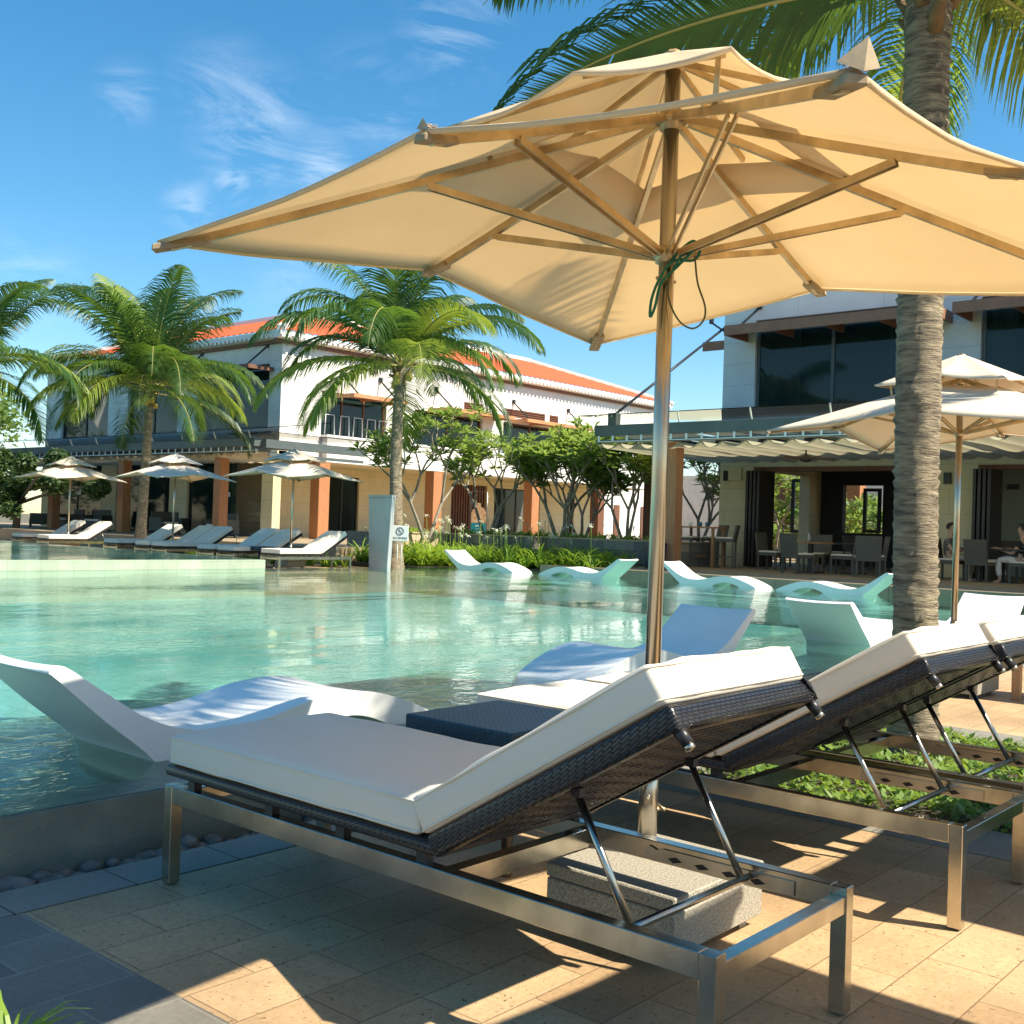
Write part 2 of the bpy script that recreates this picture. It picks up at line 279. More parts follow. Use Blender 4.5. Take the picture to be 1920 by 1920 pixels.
def water_mat(name, tint, deep, scale=1.0, base=.0):
    """clear tinted water: fresnel reflection over a see-through tint, rippled"""
    m = bpy.data.materials.new(name); m.use_nodes = True; t = m.node_tree; l = t.links.new
    t.nodes.remove(t.nodes['Principled BSDF'])
    tcn = N(t, 'ShaderNodeTexCoord')
    a = N(t, 'ShaderNodeTexNoise', Scale=7*scale, Detail=3, Roughness=.55, Distortion=.6)
    mp_ = N(t, 'ShaderNodeMapping'); mp_.inputs['Rotation'].default_value = (0, 0, R(-49)); mp_.inputs['Scale'].default_value = (1, 1.7, 1)
    l(tcn.outputs['Object'], mp_.inputs[0]); l(mp_.outputs[0], a.inputs[0])
    c = N(t, 'ShaderNodeTexNoise', Scale=1.1, Detail=2, Roughness=.5); l(mp_.outputs[0], c.inputs[0])
    # patches of calm and ruffled water
    p = N(t, 'ShaderNodeTexNoise', Scale=.16, Detail=3, Roughness=.55); l(mp_.outputs[0], p.inputs[0])
    pr_ = N(t, 'ShaderNodeMapRange'); pr_.inputs[1].default_value = .42; pr_.inputs[2].default_value = .58; pr_.inputs[3].default_value = .10; pr_.inputs[4].default_value = 1; l(p.outputs[0], pr_.inputs[0])
    ml = N(t, 'ShaderNodeMath', _operation='MULTIPLY'); l(a.outputs[0], ml.inputs[0]); l(pr_.outputs[0], ml.inputs[1])
    a2_ = N(t, 'ShaderNodeTexNoise', Scale=24*scale, Detail=2, Roughness=.5); l(mp_.outputs[0], a2_.inputs[0]); ml2 = N(t, 'ShaderNodeMath', _operation='MULTIPLY'); l(a2_.outputs[0], ml2.inputs[0]); l(pr_.outputs[0], ml2.inputs[1])
    b0 = N(t, 'ShaderNodeBump', Strength=.5, Distance=.005); l(ml2.outputs[0], b0.inputs['Height'])
    b1 = N(t, 'ShaderNodeBump', Strength=.65, Distance=.020); l(ml.outputs[0], b1.inputs['Height']); l(b0.outputs[0], b1.inputs['Normal'])
    b2 = N(t, 'ShaderNodeBump', Strength=.18, Distance=.05); l(c.outputs[0], b2.inputs['Height']); l(b1.outputs[0], b2.inputs['Normal'])
    fr = N(t, 'ShaderNodeFresnel', IOR=1.33); l(b2.outputs[0], fr.inputs['Normal'])
    gl = N(t, 'ShaderNodeBsdfGlossy', Roughness=.02); gl.inputs['Color'].default_value = (.95, 1, .98, 1); l(b2.outputs[0], gl.inputs['Normal'])
    tr = N(t, 'ShaderNodeBsdfTransparent'); tr.inputs[0].default_value = (*tint, 1)
    df = N(t, 'ShaderNodeBsdfDiffuse'); df.inputs[0].default_value = (*deep, 1)
    m1 = N(t, 'ShaderNodeMixShader'); m1.inputs[0].default_value = base; l(tr.outputs[0], m1.inputs[1]); l(df.outputs[0], m1.inputs[2])
    m2 = N(t, 'ShaderNodeMixShader'); l(fr.outputs[0], m2.inputs[0]); l(m1.outputs[0], m2.inputs[1]); l(gl.outputs[0], m2.inputs[2])
    l(m2.outputs[0], t.nodes['Material Output'].inputs[0])
    return m
WATER = water_mat('pool_water', (.80, .96, .95), (.16, .52, .48), 1.0, .07)

def leaf_mat(name, c, c2, tcol, tf=.35, vs_=1.5, rough=.5):
    return mat(name, c, rough, spec=.4, col2=c2, vscale=vs_, trans=(tf, tcol))
PALMF = leaf_mat('palm_leaf', (.024, .066, .024), (.065, .125, .030), (.22, .38, .04), .28, 1.2, .42)
PALMY = leaf_mat('sunlit_palm_leaf', (.14, .22, .035), (.24, .29, .05), (.42, .52, .06), .35, 1.2, .45)  # sunlit yellow-green put into the leaf colour of some fronds
RACH = mat('palm_rachis', (.30, .30, .08), .5, col2=(.42, .34, .10), vscale=2)
FRANG = leaf_mat('frangipani_leaf', (.10, .19, .045), (.20, .28, .08), (.42, .55, .10), .42, 2.5, .4)
LILY = leaf_mat('lily_leaf', (.15, .28, .03), (.24, .36, .05), (.45, .60, .05), .42, 2.0, .45)
HERB = leaf_mat('herb_leaf', (.10, .20, .035), (.22, .32, .06), (.38, .50, .06), .35, 6.0, .5)
DARKL = leaf_mat('dark_foliage', (.035, .07, .02), (.06, .11, .03), (.12, .2, .03), .25, 1.5, .55)
BARKP = mat('palm_bark', (.45, .365, .24), .9, col2=(.12, .095, .065), vscale=4, bump=1.0, bscale=11, stretch=(1.6, 1.6, 9), detail=10, bdist=.035)
BARKD = mat('dark_palm_bark', (.17, .135, .10), .95, col2=(.09, .07, .05), vscale=14, bump=.9, bscale=40, stretch=(1, 1, 5))
BARKF = mat('frangipani_bark', (.36, .31, .25), .85, col2=(.20, .17, .13), vscale=6, bump=.4, bscale=30)
FIBRE = mat('palm_fibre', (.24, .15, .07), .95, var=.5, vscale=12)
COCO = mat('coconut_husk', (.50, .28, .05), .5, col2=(.36, .34, .06), vscale=4)
FLOWER = mat('white_flower', (.82, .80, .66), .7, trans=(.3, (.8, .8, .6)))

# ------------------------------------------------------------------ setting: ground, decks, pools
ZW, ZU, ZD, ZT, ZB = .15, .34, .05, .30, .50       # water, upper water, far deck, right terrace, left terrace
MB().box(-600, 900, -600, 900, -2.2, -1.6).build('ground', EARTH, kind='structure')
MB().box(1.61, 4.45, -8, 3.25, -1.6, 0).build('deck', TAN, kind='structure')
MB().box(7.35, 20.9, -8, 3.25, -1.6, 0).build('deck', TAN, kind='structure')
MB().box(-14, 1.61, -8, 3.25, -1.6, 0).build('path', SLATE, kind='structure')
MB().box(-14, 20.9, 3.262, 3.475, -1.6, 0).build('kerb', GREYSLAB, kind='structure')
MB().box(-14, 20.9, 3.25, 3.262, -1.6, -.02).build('drain_gap', BLACK, kind='structure')
MB().box(-14, 20.9, 3.475, 3.80, -1.6, -.13).build('pebble_channel', SOIL, kind='structure')
GB = MB(); GB.box(4.45, 4.85, -8, 3.25, -1.6, .003); GB.box(7.0, 7.35, -8, 3.25, -1.6, .003); GB.box(4.85, 7.0, 2.95, 3.25, -1.6, .003); GB.build('kerb', GREYSLAB, kind='structure')
MB().box(4.85, 7.0, -8, 2.95, -1.6, -.05).build('soil_bed', SOIL, kind='structure')
# lower pool
MB().box(-14, 20.9, 3.80, 4.0, -1.6, ZW-.004).build('pool_wall', POOLW, kind='structure')
MB().box(-14, 20.9, 4.0, 19.0, -1.6, -.42).build('pool_floor', PFLOOR, kind='structure')
MB().box(-14, 20.9, 4.0, 6.6, -.42, ZW-.22).build('pool_shelf', PSHELF, kind='structure')
MB().box(18.3, 20.9, 6.8, 19.0, -.42, ZW-.22).build('pool_shelf', PSTEP, kind='structure')
MB().box(-14, 18.3, 6.6, 6.8, -.42, ZW-.24).build('pool_step', PSTEP, kind='structure')
MB().box(-14, 20.9, 3.785, 3.80, -1.6, ZW-.006).build('pool_overflow_edge', POOLW, kind='structure')
wt = MB(); wt.quad((-14, 3.80, ZW), (20.9, 3.80, ZW), (20.9, 19.0, ZW), (-14, 19.0, ZW)); wt.build('pool_water', WATER, kind='structure')
# black lane lines on the far shelf
ll = MB()
ll.box(14.5, 18.2, 17.9, 18.0, -.42, -.41); ll.box(14.5, 18.2, 17.3, 17.4, -.42, -.41)
ll.box(18.5, 18.6, 6.9, 18.8, ZW-.22, ZW-.21); ll.box(19.0, 19.1, 6.9, 18.8, ZW-.22, ZW-.21); ll.build('pool_line', BLACK, kind='structure')
# upper pool
MB().box(-40, 14.3, 19.0, 19.25, -1.6, ZU-.004).build('pool_wall', POOLC, kind='structure')
MB().box(14.12, 14.3, 19.25, 60, -1.6, ZU-.004).build('pool_wall', POOLC, kind='structure')
MB().box(-40, 14.12, 19.25, 60, -1.6, -.25).build('pool_floor', PFLOOR, kind='structure')
wt = MB(); wt.quad((-40, 19.0, ZU), (14.3, 19.0, ZU), (14.3, 60, ZU), (-40, 60, ZU)); wt.build('pool_water', WATER, kind='structure')
# far decks and terraces
MB().box(14.3, 19.0, 19.0, 60, -1.6, ZD).build('deck', TAN, kind='structure')
MB().box(19.0, 48, 22.3, 60, -1.6, ZB).build('terrace', TERR, kind='structure')
MB().box(48, 110, 22.3, 60, -1.6, ZB-.02).build('lawn', EARTH, kind='structure')
MB().box(20.9, 27.95, -12, 17.0, -1.6, ZT).build('terrace', TERR, kind='structure')
MB().box(20.9, 27.95, 17.0, 22.3, -1.6, ZD+.12).build('soil_bed', SOIL, kind='structure')
MB().box(19.0, 20.9, 19.0, 22.3, -1.6, ZD+.1).build('soil_bed', SOIL, kind='structure')
MB().box(27.95, 110, -30, 22.3, -1.6, ZT-.01).build('floor', TERR, kind='structure')
MB().box(-14, 20.9, -60, -8, -1.6, -.003).build('deck', TAN, kind='structure')

# pebbles in the channel
rng = random.Random(3)
def ico(sub=1):
    bm = bmesh.new(); bmesh.ops.create_icosphere(bm, subdivisions=sub, radius=1); vs = [v.co.copy() for v in bm.verts]; fs = [[v.index for v in f.verts] for f in bm.faces]; bm.free(); return vs, fs
IV, IF = ico(2); IV1, IF1 = ico(1)
pb = MB()
for i in range(760):
    x = rng.uniform(.6, 5.6) if i < 560 else rng.uniform(5.6, 12); y = rng.uniform(3.50, 3.78); r = rng.uniform(.018, .05); z = -.13 + r*.5 + rng.uniform(0, .045)
    M = Matrix.Rotation(rng.uniform(0, 6), 3, 'Z') @ Matrix.Diagonal((r*rng.uniform(1, 1.5), r, r*rng.uniform(.55, .85)))
    pb.add([M @ v + Vector((x, y, z)) for v in IV1], IF1, 0, True)
tag(pb.build('pebbles', PEB, recalc=False), 'grey river pebbles filling the channel below the pool wall', 'pebbles', kind='stuff')

# ------------------------------------------------------------------ sun lounger
def cushion_block(L_, Wd, T, M, name, parent, n=10):
    """soft cushion slab: long along y, with a puffed top and rounded edges"""
    mb = MB(); mb.box(0, Wd, 0, L_, 0, T)
    pipe = MB()
    for zz in (.012, T-.010):
        rr = .020; P = []
        for (cx_, cy_, a0) in ((Wd-rr, rr, -90), (Wd-rr, L_-rr, 0), (rr, L_-rr, 90), (rr, rr, 180)):
            for k in range(5): an = R(a0+22.5*k); P.append(M @ Vector((cx_+math.cos(an)*rr, cy_+math.sin(an)*rr, zz)))
        P.append(P[0]); pipe.tube(P, .0036, 6, cap=False)
    me = bpy.data.meshes.new(name); bm = bmesh.new()
    vs = [bm.verts.new(v) for v in mb.v]; [bm.faces.new([vs[i] for i in f]) for f in mb.f]
    bmesh.ops.bevel(bm, geom=bm.edges[:], offset=.017, segments=3, profile=.5, affect='EDGES')
    for k in range(1, 26): bmesh.ops.bisect_plane(bm, geom=bm.verts[:]+bm.edges[:]+bm.faces[:], plane_co=(0, L_*k/26, 0), plane_no=(0, 1, 0))
    for k in range(1, 16): bmesh.ops.bisect_plane(bm, geom=bm.verts[:]+bm.edges[:]+bm.faces[:], plane_co=(Wd*k/16, 0, 0), plane_no=(1, 0, 0))
    for v in bm.verts:
        a, b_ = v.co.x/Wd, v.co.y/L_
        puff = max(0, 4*a*(1-a))**.6*max(0, 4*b_*(1-b_))**.4
        nn = noise.noise(Vector((v.co.x*4, v.co.y*4+len(name), v.co.z*3)))
        if v.co.z > T*.5: v.co.z += .013*puff + .006*nn + .0055*noise.noise(Vector((v.co.x*11, v.co.y*6+v.co.x*5, 1.7)))*(1+1.5*max(0, 1-v.co.y/.25))
        v.co.x += .005*noise.noise(Vector((v.co.y*6, v.co.z*9, 3.1+L_))); v.co.y += .006*noise.noise(Vector((v.co.x*7, 2+L_, v.co.z*9)))
        v.co = M @ v.co
    for f in bm.faces: f.smooth = True
    bmesh.ops.recalc_face_normals(bm, faces=bm.faces)
    bm.to_mesh(me); bm.free(); me.materials.append(CUSH)
    o = bpy.data.objects.new(name, me); COL.objects.link(o); o.parent = parent; pipe.build('piping', CUSH, o, recalc=False); return o

def make_lounger(detail=True):
    """x across 0..0.68, y from head 0 to foot 2.05"""
    t = empty('sun_lounger')
    w, L_, zt, p = .68, 2.05, .3235, .042
    f = MB()
    for x in (0, w-p): f.box(x, x+p, p, L_-p, zt-.058, zt)
    f.box(p, w-p, .004, p, zt-.066, zt-.022); f.box(p, w-p, L_-p, L_-.004, zt-.066, zt-.022)
    f.box(p, w-p, .80, .84, zt-.066, zt-.012)
    f.build('frame', STEEL, t, bevel=.002, seg=1)
    for x in (0, w-p):
        for y in (0, L_-p): MB().box(x, x+p, y, y+p, 0.006, zt).build('leg', STEEL, t, bevel=.002, seg=1)
    # wicker seat deck on black spacers
    s = MB(); s.box(.0, w, .80, L_+.005, .352, .388)
    s.build('seat_deck', WICK, t, bevel=.012, seg=3)
    for x in (.012, w-.04):
        for y in (.86, 1.18, 1.5, 1.9):
            MB().box(x, x+.028, y, y+.035, zt, .353).build('spacer', BLACK, t)
    # reclining backrest
    ang = R(31)
    A = Matrix.Translation((0, .84, .372)) @ Matrix.Rotation(math.pi, 4, 'Z') @ Matrix.Rotation(ang, 4, 'X') @ Matrix.Translation((-w, 0, 0))
    # local: x across (mirrored), y up the back, z normal
    b = MB(); lb = .84
    for x in (0, w-.045): b.box(x, x+.045, 0, lb, -.03, .03, M=A)
    b.box(.045, w-.045, lb-.05, lb, -.03, .03, M=A); b.box(.045, w-.045, 0, .045, -.03, .03, M=A)
    b.build('back_frame', WICK, t, bevel=.012, seg=3)
    pn = MB(); n = 34
    for i in range(n):          # woven panel: soft ribs across
        y0, y1 = .045+(lb-.095)*i/n, .045+(lb-.095)*(i+1)/n; k = 8
        for j in range(8):
            x0, x1 = .045+(w-.09)*j/8, .045+(w-.09)*(j+1)/8; ym = (y0+y1)/2
            off = .5*(j % 2)*(y1-y0)
            z0, z1 = (-.014, -.026)
            vs = [A @ Vector(q) for q in ((x0, y0+off, z0), (x1, y0+off, z0), (x1, ym+off, z1), (x0, ym+off, z1), (x0, y1+off, z0), (x1, y1+off, z0))]
            pn.add(vs, [(0, 1, 2, 3), (3, 2, 5, 4)], 0, False)
    pn.box(.045, w-.045, .045, lb-.05, -.006, .004, M=A)
    pn.build('back_panel', WICK, t, recalc=False)
    for x in (.025, w-.025):
        a0 = A @ Vector((x, lb-.02, -.02)); a1 = A @ Vector((x, lb-.012, -.062)); a2 = A @ Vector((x, lb-.010, -.074))
        pg = MB(); pg.tube([a0, a1], .015, 10); pgo = pg.build('peg', BLACK, t)
        MB().tube([a1, a2], .0125, 10).build('peg_tip', STEELD, pgo)
    # support rods
    sy = .27
    top = {}
    for i, x in enumerate((.085, w-.085)):
        tp = A @ Vector((w-x, .45, -.045)); MB().tube([tp, (x, sy, zt-.03)], .0095, 10).build('support_rod', STEELD, t)
        MB().box(x-.012, x+.012, tp.y-.012, tp.y+.012, tp.z-.002, tp.z+.02).build('rod_bracket', BLACK, t)
    MB().tube([(.06, sy, zt-.03), (w-.06, sy, zt-.03)], .010, 10).build('cross_rod', STEELD, t)
    for x0 in (p, w-p-.006):
        sg = 1 if x0 < .3 else -1
        rk = MB(); rk.prism([(.14, zt-.052), (.60, zt-.052), (.60, zt-.03), (.585, zt-.014), (.56, zt-.022), (.54, zt-.016), (.14, zt-.016)], x0, x0+.006, axis='x'); ro_ = rk.build('rack_plate', STEELD, t)
        xx = x0+.0065 if sg > 0 else x0-.0005
        for k in range(4):
            y = .22+.085*k; q = MB(); q.prism([(y, zt-.040), (y+.022, zt-.030), (y+.046, zt-.038), (y+.03, zt-.048)], xx-.0005, xx+.0006, axis='x'); q.build('notch', BLACK, ro_)
    cushion_block(1.155, .675, .10, Matrix.Translation((.003, .885, .389)), 'seat_cushion', t)
    cushion_block(.845, .675, .098, A @ Matrix.Translation((.003, -.012, .033)), 'back_cushion', t)
    return t

LG = 'sun loungers with white cushions round the pool'
proto = make_lounger(); proto.location = (2.05, 1.165, 0)
tag(proto, 'steel framed sun lounger with thick cushion, nearest to the camera', 'sun lounger', LG)
for (x, lab) in ((3.53, 'sun lounger behind the granite umbrella base, cushion raised'), (4.30, 'sun lounger at the right edge of the photo, past two others')):
    c = dup(proto); c.location = (x, 1.165, 0); c['label'] = lab
far_labs = ['sun lounger farthest left across the pool, under the leftmost umbrella', 'sun lounger second from left across the pool, brightly sunlit',
            'sun lounger beside the palm trunk across the pool, under the middle umbrella', 'sun lounger left one of a close pair right of the middle umbrella pole',
            'sun lounger right one of a close pair right of the middle umbrella pole', 'sun lounger just left of the right far umbrella pole',
            'shaded sun lounger next to the black table by the right far umbrella pole', 'brightly sunlit sun lounger next to the tall grey panel across the pool']
for y, lab in zip((31.6, 30.1, 26.5, 25.0, 24.25, 22.3, 21.5, 19.85), far_labs):
    c = dup(proto); c.rotation_euler = (0, 0, -math.pi/2); c.location = (17.0+.15, y+.34, ZD); c.rotation_euler = (0, 0, -math.pi/2+math.pi); c['label'] = lab
    # head towards +x, foot towards -x
    c.rotation_euler = (0, 0, math.pi/2); c.location = (17.1, y-.34, ZD)

# ------------------------------------------------------------------ umbrellas
def make_umbrella(canv, name='parasol'):
    t = empty(name)
    a, m, zc, zm, zh = 1.10, 1.065, 2.015, 2.14, 2.51
    MB().tube([(0, 0, .2), (0, 0, 2.675)], .0245, 20).build('pole', POLE, t)
    hb = MB(); hb.tube([(0, 0, .2), (0, 0, .56)], .030, 18); hb.tube([(0, 0, .19), (0, 0, .21)], .05, 18)
    hb.build('pole_sleeve', STEELD, t)
    for zz in (.33, .47): MB().tube([(.03, 0, zz), (.055, -.012, zz)], .006, 6).tube([(.05, -.03, zz), (.055, 0, zz+.012)], .005, 6).build('screw', BRASS, t)
    base = MB(); base.box(-.298, .205, -.293, .155, .035, .155); bo = base.build('base', GRAN, t, bevel=.004, seg=1)
    MB().box(-.30, .207, -.295, .157, .159, .20).build('base_slab', GRAN, bo, bevel=.004, seg=1)
    for x in (-.24, .15):
        for y in (-.24, .10): MB().box(x-.02, x+.02, y-.02, y+.02, 0, .035).build('foot', GRAN, bo)
    hubz = ((zh-.03, .05, .06), (2.06, .045, .05), (2.66, .04, .05))
    for z, r, h in hubz:
        MB().tube([(0, 0, z-h/2), (0, 0, z+h/2)], .036, 16).tube([(0, 0, z-.008), (0, 0, z+.008)], r, 16).build('hub', BRASS, t)
    tips = []
    for k in range(8):
        ang = math.pi/4*k; c, s = math.cos(ang), math.sin(ang)
        if k % 2: e = Vector((math.copysign(a, c), math.copysign(a, s), zc)); fr = .48
        else: e = Vector((round(c)*m, round(s)*m, zm)); fr = .68
        tips.append((e, fr))
    inner = .26
    hubp = Vector((0, 0, zh-.015))
    ribz = lambda e, f, dz=0: hubp*(1-f) + (e-Vector((0, 0, .02)))*f + Vector((0, 0, dz - .006*math.sin(math.pi*f)))
    for e, fr in tips:
        rb = MB(); st = hubp + (e-hubp)*(.045/(e-hubp).length*1.0); pts = [ribz(e, f) for f in (.035, .25, .5, .75, .975)]
        for q0, q1 in zip(pts, pts[1:]): rb.bar(q0, q1, .016, .025)
        rb.build('rib', BRASS, t)
        d = Vector((e.x, e.y, 0)).normalized(); side = Vector((-d.y, d.x, 0))
        j = ribz(e, fr, -.016)
        sm = MB()
        for q in (-1, 1): sm.bar(Vector((0, 0, 2.06))+d*.045+side*.011*q, j+side*.011*q, .005, .021)
        sm.build('strut', BRASS, t)
        # pocket over the rib end
        pk = MB(); o0, o1 = ribz(e, .90, -.012), ribz(e, 1.0, .0)+d*.012
        pk.prism([(-.024, -.006), (.024, -.006), (.019, .016), (-.019, .016)], 0, 1)
        M = Matrix((( side.x, (o1-o0).x, 0, o0.x), (side.y, (o1-o0).y, 0, o0.y), (side.z, (o1-o0).z, 1, o0.z), (0, 0, 0, 1)))
        pk.v = [tuple(M @ Vector(v)) for v in pk.v]
        pk.build('rib_pocket', POCKET, t, bevel=.004, seg=1)
    # canopy sheet with sag between the ribs and an open vent in the middle
    def sheet(name, f0, f1, zoff, sag, scal, hubp_, tipf, nseg=8, nr=9):
        mb = MB(); rows = []
        for i in range(nr):
            f = f0+(f1-f0)*i/(nr-1); row = []
            for k in range(8):
                e0, e1 = tips[k][0], tips[(k+1) % 8][0]
                for q in range(nseg):
                    tt = q/nseg
                    p0, p1 = tipf(e0, f), tipf(e1, f)
                    p = p0.lerp(p1, tt); w_ = 4*tt*(1-tt)
                    p = p - Vector((p.x, p.y, 0))*scal*w_*f
                    p.z -= sag*w_*f - .007*noise.noise(Vector((p.x*3.1, p.y*3.1, zoff)))*w_
                    p.z += zoff; row.append(p)
            rows.append(row)
        nn = len(rows[0])
        vs = [p for r_ in rows for p in r_]
        fs = [(i*nn+k, i*nn+(k+1) % nn, (i+1)*nn+(k+1) % nn, (i+1)*nn+k) for i in range(nr-1) for k in range(nn)]
        mb.add(vs, fs, 0, True)
        return mb
    ch = sheet('canopy', .27, 1.0, .030, .012, .018, hubp, lambda e, f: ribz(e, f))
    # hem: a narrow band turned down at the edge
    rim = [Vector(v) for v in ch.v[-64:]]; n0 = len(ch.v)
    vs = [p+Vector((p.x*.0012, p.y*.0012, 0)) for p in rim] + [p*1.0 + Vector((-p.x*.004, -p.y*.004, -.013)) for p in rim]
    ch.add(vs, [(k, (k+1) % 64, 64+(k+1) % 64, 64+k) for k in range(64)], 0, True)
    cano = ch.build('canopy', canv, t, recalc=True)
    so = cano.modifiers.new('thickness', 'SOLIDIFY'); so.thickness = .0012; so.offset = 0
    top = Vector((0, 0, 2.69))
    ctip = lambda e, f: top.lerp(Vector((math.copysign(.5, e.x) if abs(e.x) > .1 else 0, math.copysign(.5, e.y) if abs(e.y) > .1 else 0, 2.41 if abs(e.x*e.y) > .1 else 2.465)), f)
    cp = sheet('vent_cap', .02, 1.0, .006, .012, .05, top, ctip)
    rim = [Vector(v) for v in cp.v[-64:]]
    vs = [p+Vector((p.x*.002, p.y*.002, 0)) for p in rim] + [p + Vector((-p.x*.008, -p.y*.008, -.011)) for p in rim]
    cp.add(vs, [(k, (k+1) % 64, 64+(k+1) % 64, 64+k) for k in range(64)], 0, True)
    cp.add([top+Vector((.02*math.cos(k), .02*math.sin(k), .007)) for k in range(6)], [tuple(range(6))], 0)
    cc = cp.build('vent_cap', canv, t); so = cc.modifiers.new('thickness', 'SOLIDIFY'); so.thickness = .0012; so.offset = 0
    for e, fr in tips:
        q = ctip(e, .9); crb = MB(); crb.bar(Vector((0, 0, 2.665)), q-Vector((0, 0, .012)), .012, .018)
        crb.build('vent_rib', BRASS, t)
        if abs(e.x*e.y) > .1:
            lo = ribz(e, .36, .012); hi = ctip(e, .82)
            MB().bar(lo, hi-Vector((0, 0, .01)), .014, .008, up=(1, .3, 0)).build('vent_post', BRASS, t)
    MB().tube([(-.05, 0, 1.98), (.05, 0, 1.985)], .006, 6).build('stop_pin', BRASS, t)
    return t
UG = 'square beige parasols with vented tops'
um = make_umbrella(CANVAS); um.location = (2.935, 1.925, 0); tag(um, 'large beige square parasol on a steel pole, open right above the near loungers', 'parasol', UG)
um.rotation_euler = (R(.4), R(-.3), R(-.3))
for (x, y, lab) in ((2.5, -.95, 'beige parasol standing just behind the camera, only its shadow shows'), (5.36, -.9, 'beige parasol off to the right, only its shadow shows')):
    c = dup(um); c.location = (x, y, 0); c['label'] = lab; c.rotation_euler = (0, 0, R(1))
um2 = make_umbrella(CANVASF); um2.location = (9.05, 3.10, 0); tag(um2, 'beige parasol behind the thick palm trunk on the right', 'parasol', UG)
for (x, y, rz, lab) in ((16.0, 20.35, 2, 'small far parasol right of the other two, near the grey panel'), (16.0, 25.15, -3, 'small far parasol in the middle of three across the pool, beside a palm'), (16.0, 30.5, 4, 'small far parasol leftmost of three across the pool')):
    c = dup(um2); c.location = (x, y, .10); c['label'] = lab; c.rotation_euler = (R(.6), 0, R(rz))

rgt = random.Random(4)
def torn(cx, cy, cz, sc, seed_):
    rg_ = random.Random(seed_); mb = MB(); d = Vector((cx, cy, 0)).normalized(); sd = Vector((-d.y, d.x, 0)); o = Vector((cx, cy, cz))
    P = lambda a, b_, c: o+d*a*sc+sd*b_*sc+Vector((0, 0, c*sc))
    pts = [P(.05, .035, .115), P(-.08, .07, .02), P(.02, .10, .0), P(.05, .02, -.03), P(.03, -.09, .01), P(-.03, -.01, .075)]
    mb.add(pts, [(0, 5, 2), (5, 1, 2), (0, 2, 3), (0, 3, 4)], 0, False)
    for k in range(26):
        p = P(rg_.uniform(-.22, -.02), rg_.uniform(-.03, .06), rg_.uniform(.02, .045)); q_ = p+Vector((rg_.uniform(-.03, .03), rg_.uniform(-.03, .03), rg_.uniform(.0, .045)))*sc
        mb.tube([p, p.lerp(q_, .5)+Vector((.004, -.003, .003)), q_], .0012, 4)
    for k in range(7): mb.add([P(-.05-.03*k, -.02, .03), P(-.03-.03*k, .03, .04), P(-.07-.03*k, .035, .052+.008*(k % 2)), P(-.08-.03*k, -.01, .044)], [(0, 1, 2, 3)], 0, False)
    o_ = mb.build('torn_flap', CANVAST, um, recalc=False); return o_
torn(-1.10, -1.10, 2.022, .42, 1); torn(-1.065, 0, 2.15, .2, 2)
# green rope tied under the runner hub
def wire(pts, r, n=6, sub=6):
    P = [Vector(p) for p in pts]; out = []
    for i in range(len(P)-1):
        p0, p1, p2, p3 = P[max(i-1, 0)], P[i], P[i+1], P[min(i+2, len(P)-1)]
        for k in range(sub):
            s = k/sub; out.append(.5*((2*p1)+(p2-p0)*s+(2*p0-5*p1+4*p2-p3)*s*s+(3*p1-p0-3*p2+p3)*s**3))
    out.append(P[-1]); return MB().tube(out, r, n)
rp = empty('rope', (2.935, 1.915, 0), 0, 'thin green rope tied round the near parasol pole with a hanging loop', 'rope')
def rpt(u, v, d=-.03): 
    q = at(u, v, x=2.935+d*.6); 
    # put the point on a plane through the pole facing the camera
    dd = CF + (u-960)/FPX*CX - (v-960)/FPX*CU; nrm = Vector((CF.x, CF.y, 0)).normalized(); s = (Vector((2.935, 1.915, 0)).dot(nrm)+d)/dd.dot(nrm)
    return RAY0 + dd*s - Vector((2.935, 1.915, 0))
wire([rpt(1252, 500, -.04), rpt(1275, 470, -.05), rpt(1300, 452, -.05), rpt(1312, 470, -.04), rpt(1300, 488, -.03), rpt(1262, 490, -.05), rpt(1238, 520, -.05), rpt(1222, 560, -.05), rpt(1219, 594, -.045), rpt(1228, 575, -.05), rpt(1240, 530, -.05), rpt(1270, 500, -.05), rpt(1298, 470, -.06), rpt(1290, 460, -.05), rpt(1262, 505, -.06)], .0045).build('knot', ROPE, rp)
wire([rpt(1275, 492, -.05), rpt(1256, 520, -.05), rpt(1254, 560, -.05), rpt(1272, 600, -.05), rpt(1298, 616, -.05), rpt(1318, 602, -.05), rpt(1322, 575, -.05), rpt(1308, 530, -.05), rpt(1303, 480, -.05)], .003).build('loop', ROPEO, rp)

# wicker side tables
def wicker_table(name='wicker_side_table'):
    t = empty(name)
    MB().box(0, .52, 0, .52, .405, .50).build('table_top', WICKB, t, bevel=.008, seg=2)
    for x in (.03, .45):
        for y in (.03, .45):
            lg = MB(); lg.tube([(x+.02, y+.02, .03), (x+.02, y+.02, .41)], [.018, .026], 10); lo = lg.build('leg', BLACK, t)
            MB().tube([(x+.02, y+.02, 0), (x+.02, y+.02, .03)], .019, 10).build('leg_tip', STEELD, lo)
    return t
wtab = wicker_table(); wtab.location = (2.88, 2.44, 0); tag(wtab, 'dark blue woven side table between the two nearest loungers', 'side table', 'woven side tables')
c = dup(wtab); c.location = (15.5, 20.85, ZD); c['label'] = 'small dark woven side table between far loungers across the pool'

# wooden table at the right edge
t = empty('wooden_side_table', (8.95, 2.05, 0), 0, 'orange wooden side table at the right edge behind the loungers', 'side table')
MB().box(0, .6, 0, .6, .40, .44).build('table_top', TABLEW, t, bevel=.004, seg=1)
MB().box(.02, .58, .02, .58, .34, .40).build('apron', TABLEW, t)
for x in (.02, .52):
    for y in (.02, .52): MB().box(x, x+.06, y, y+.06, 0, .34).build('leg', TABLEW, t)

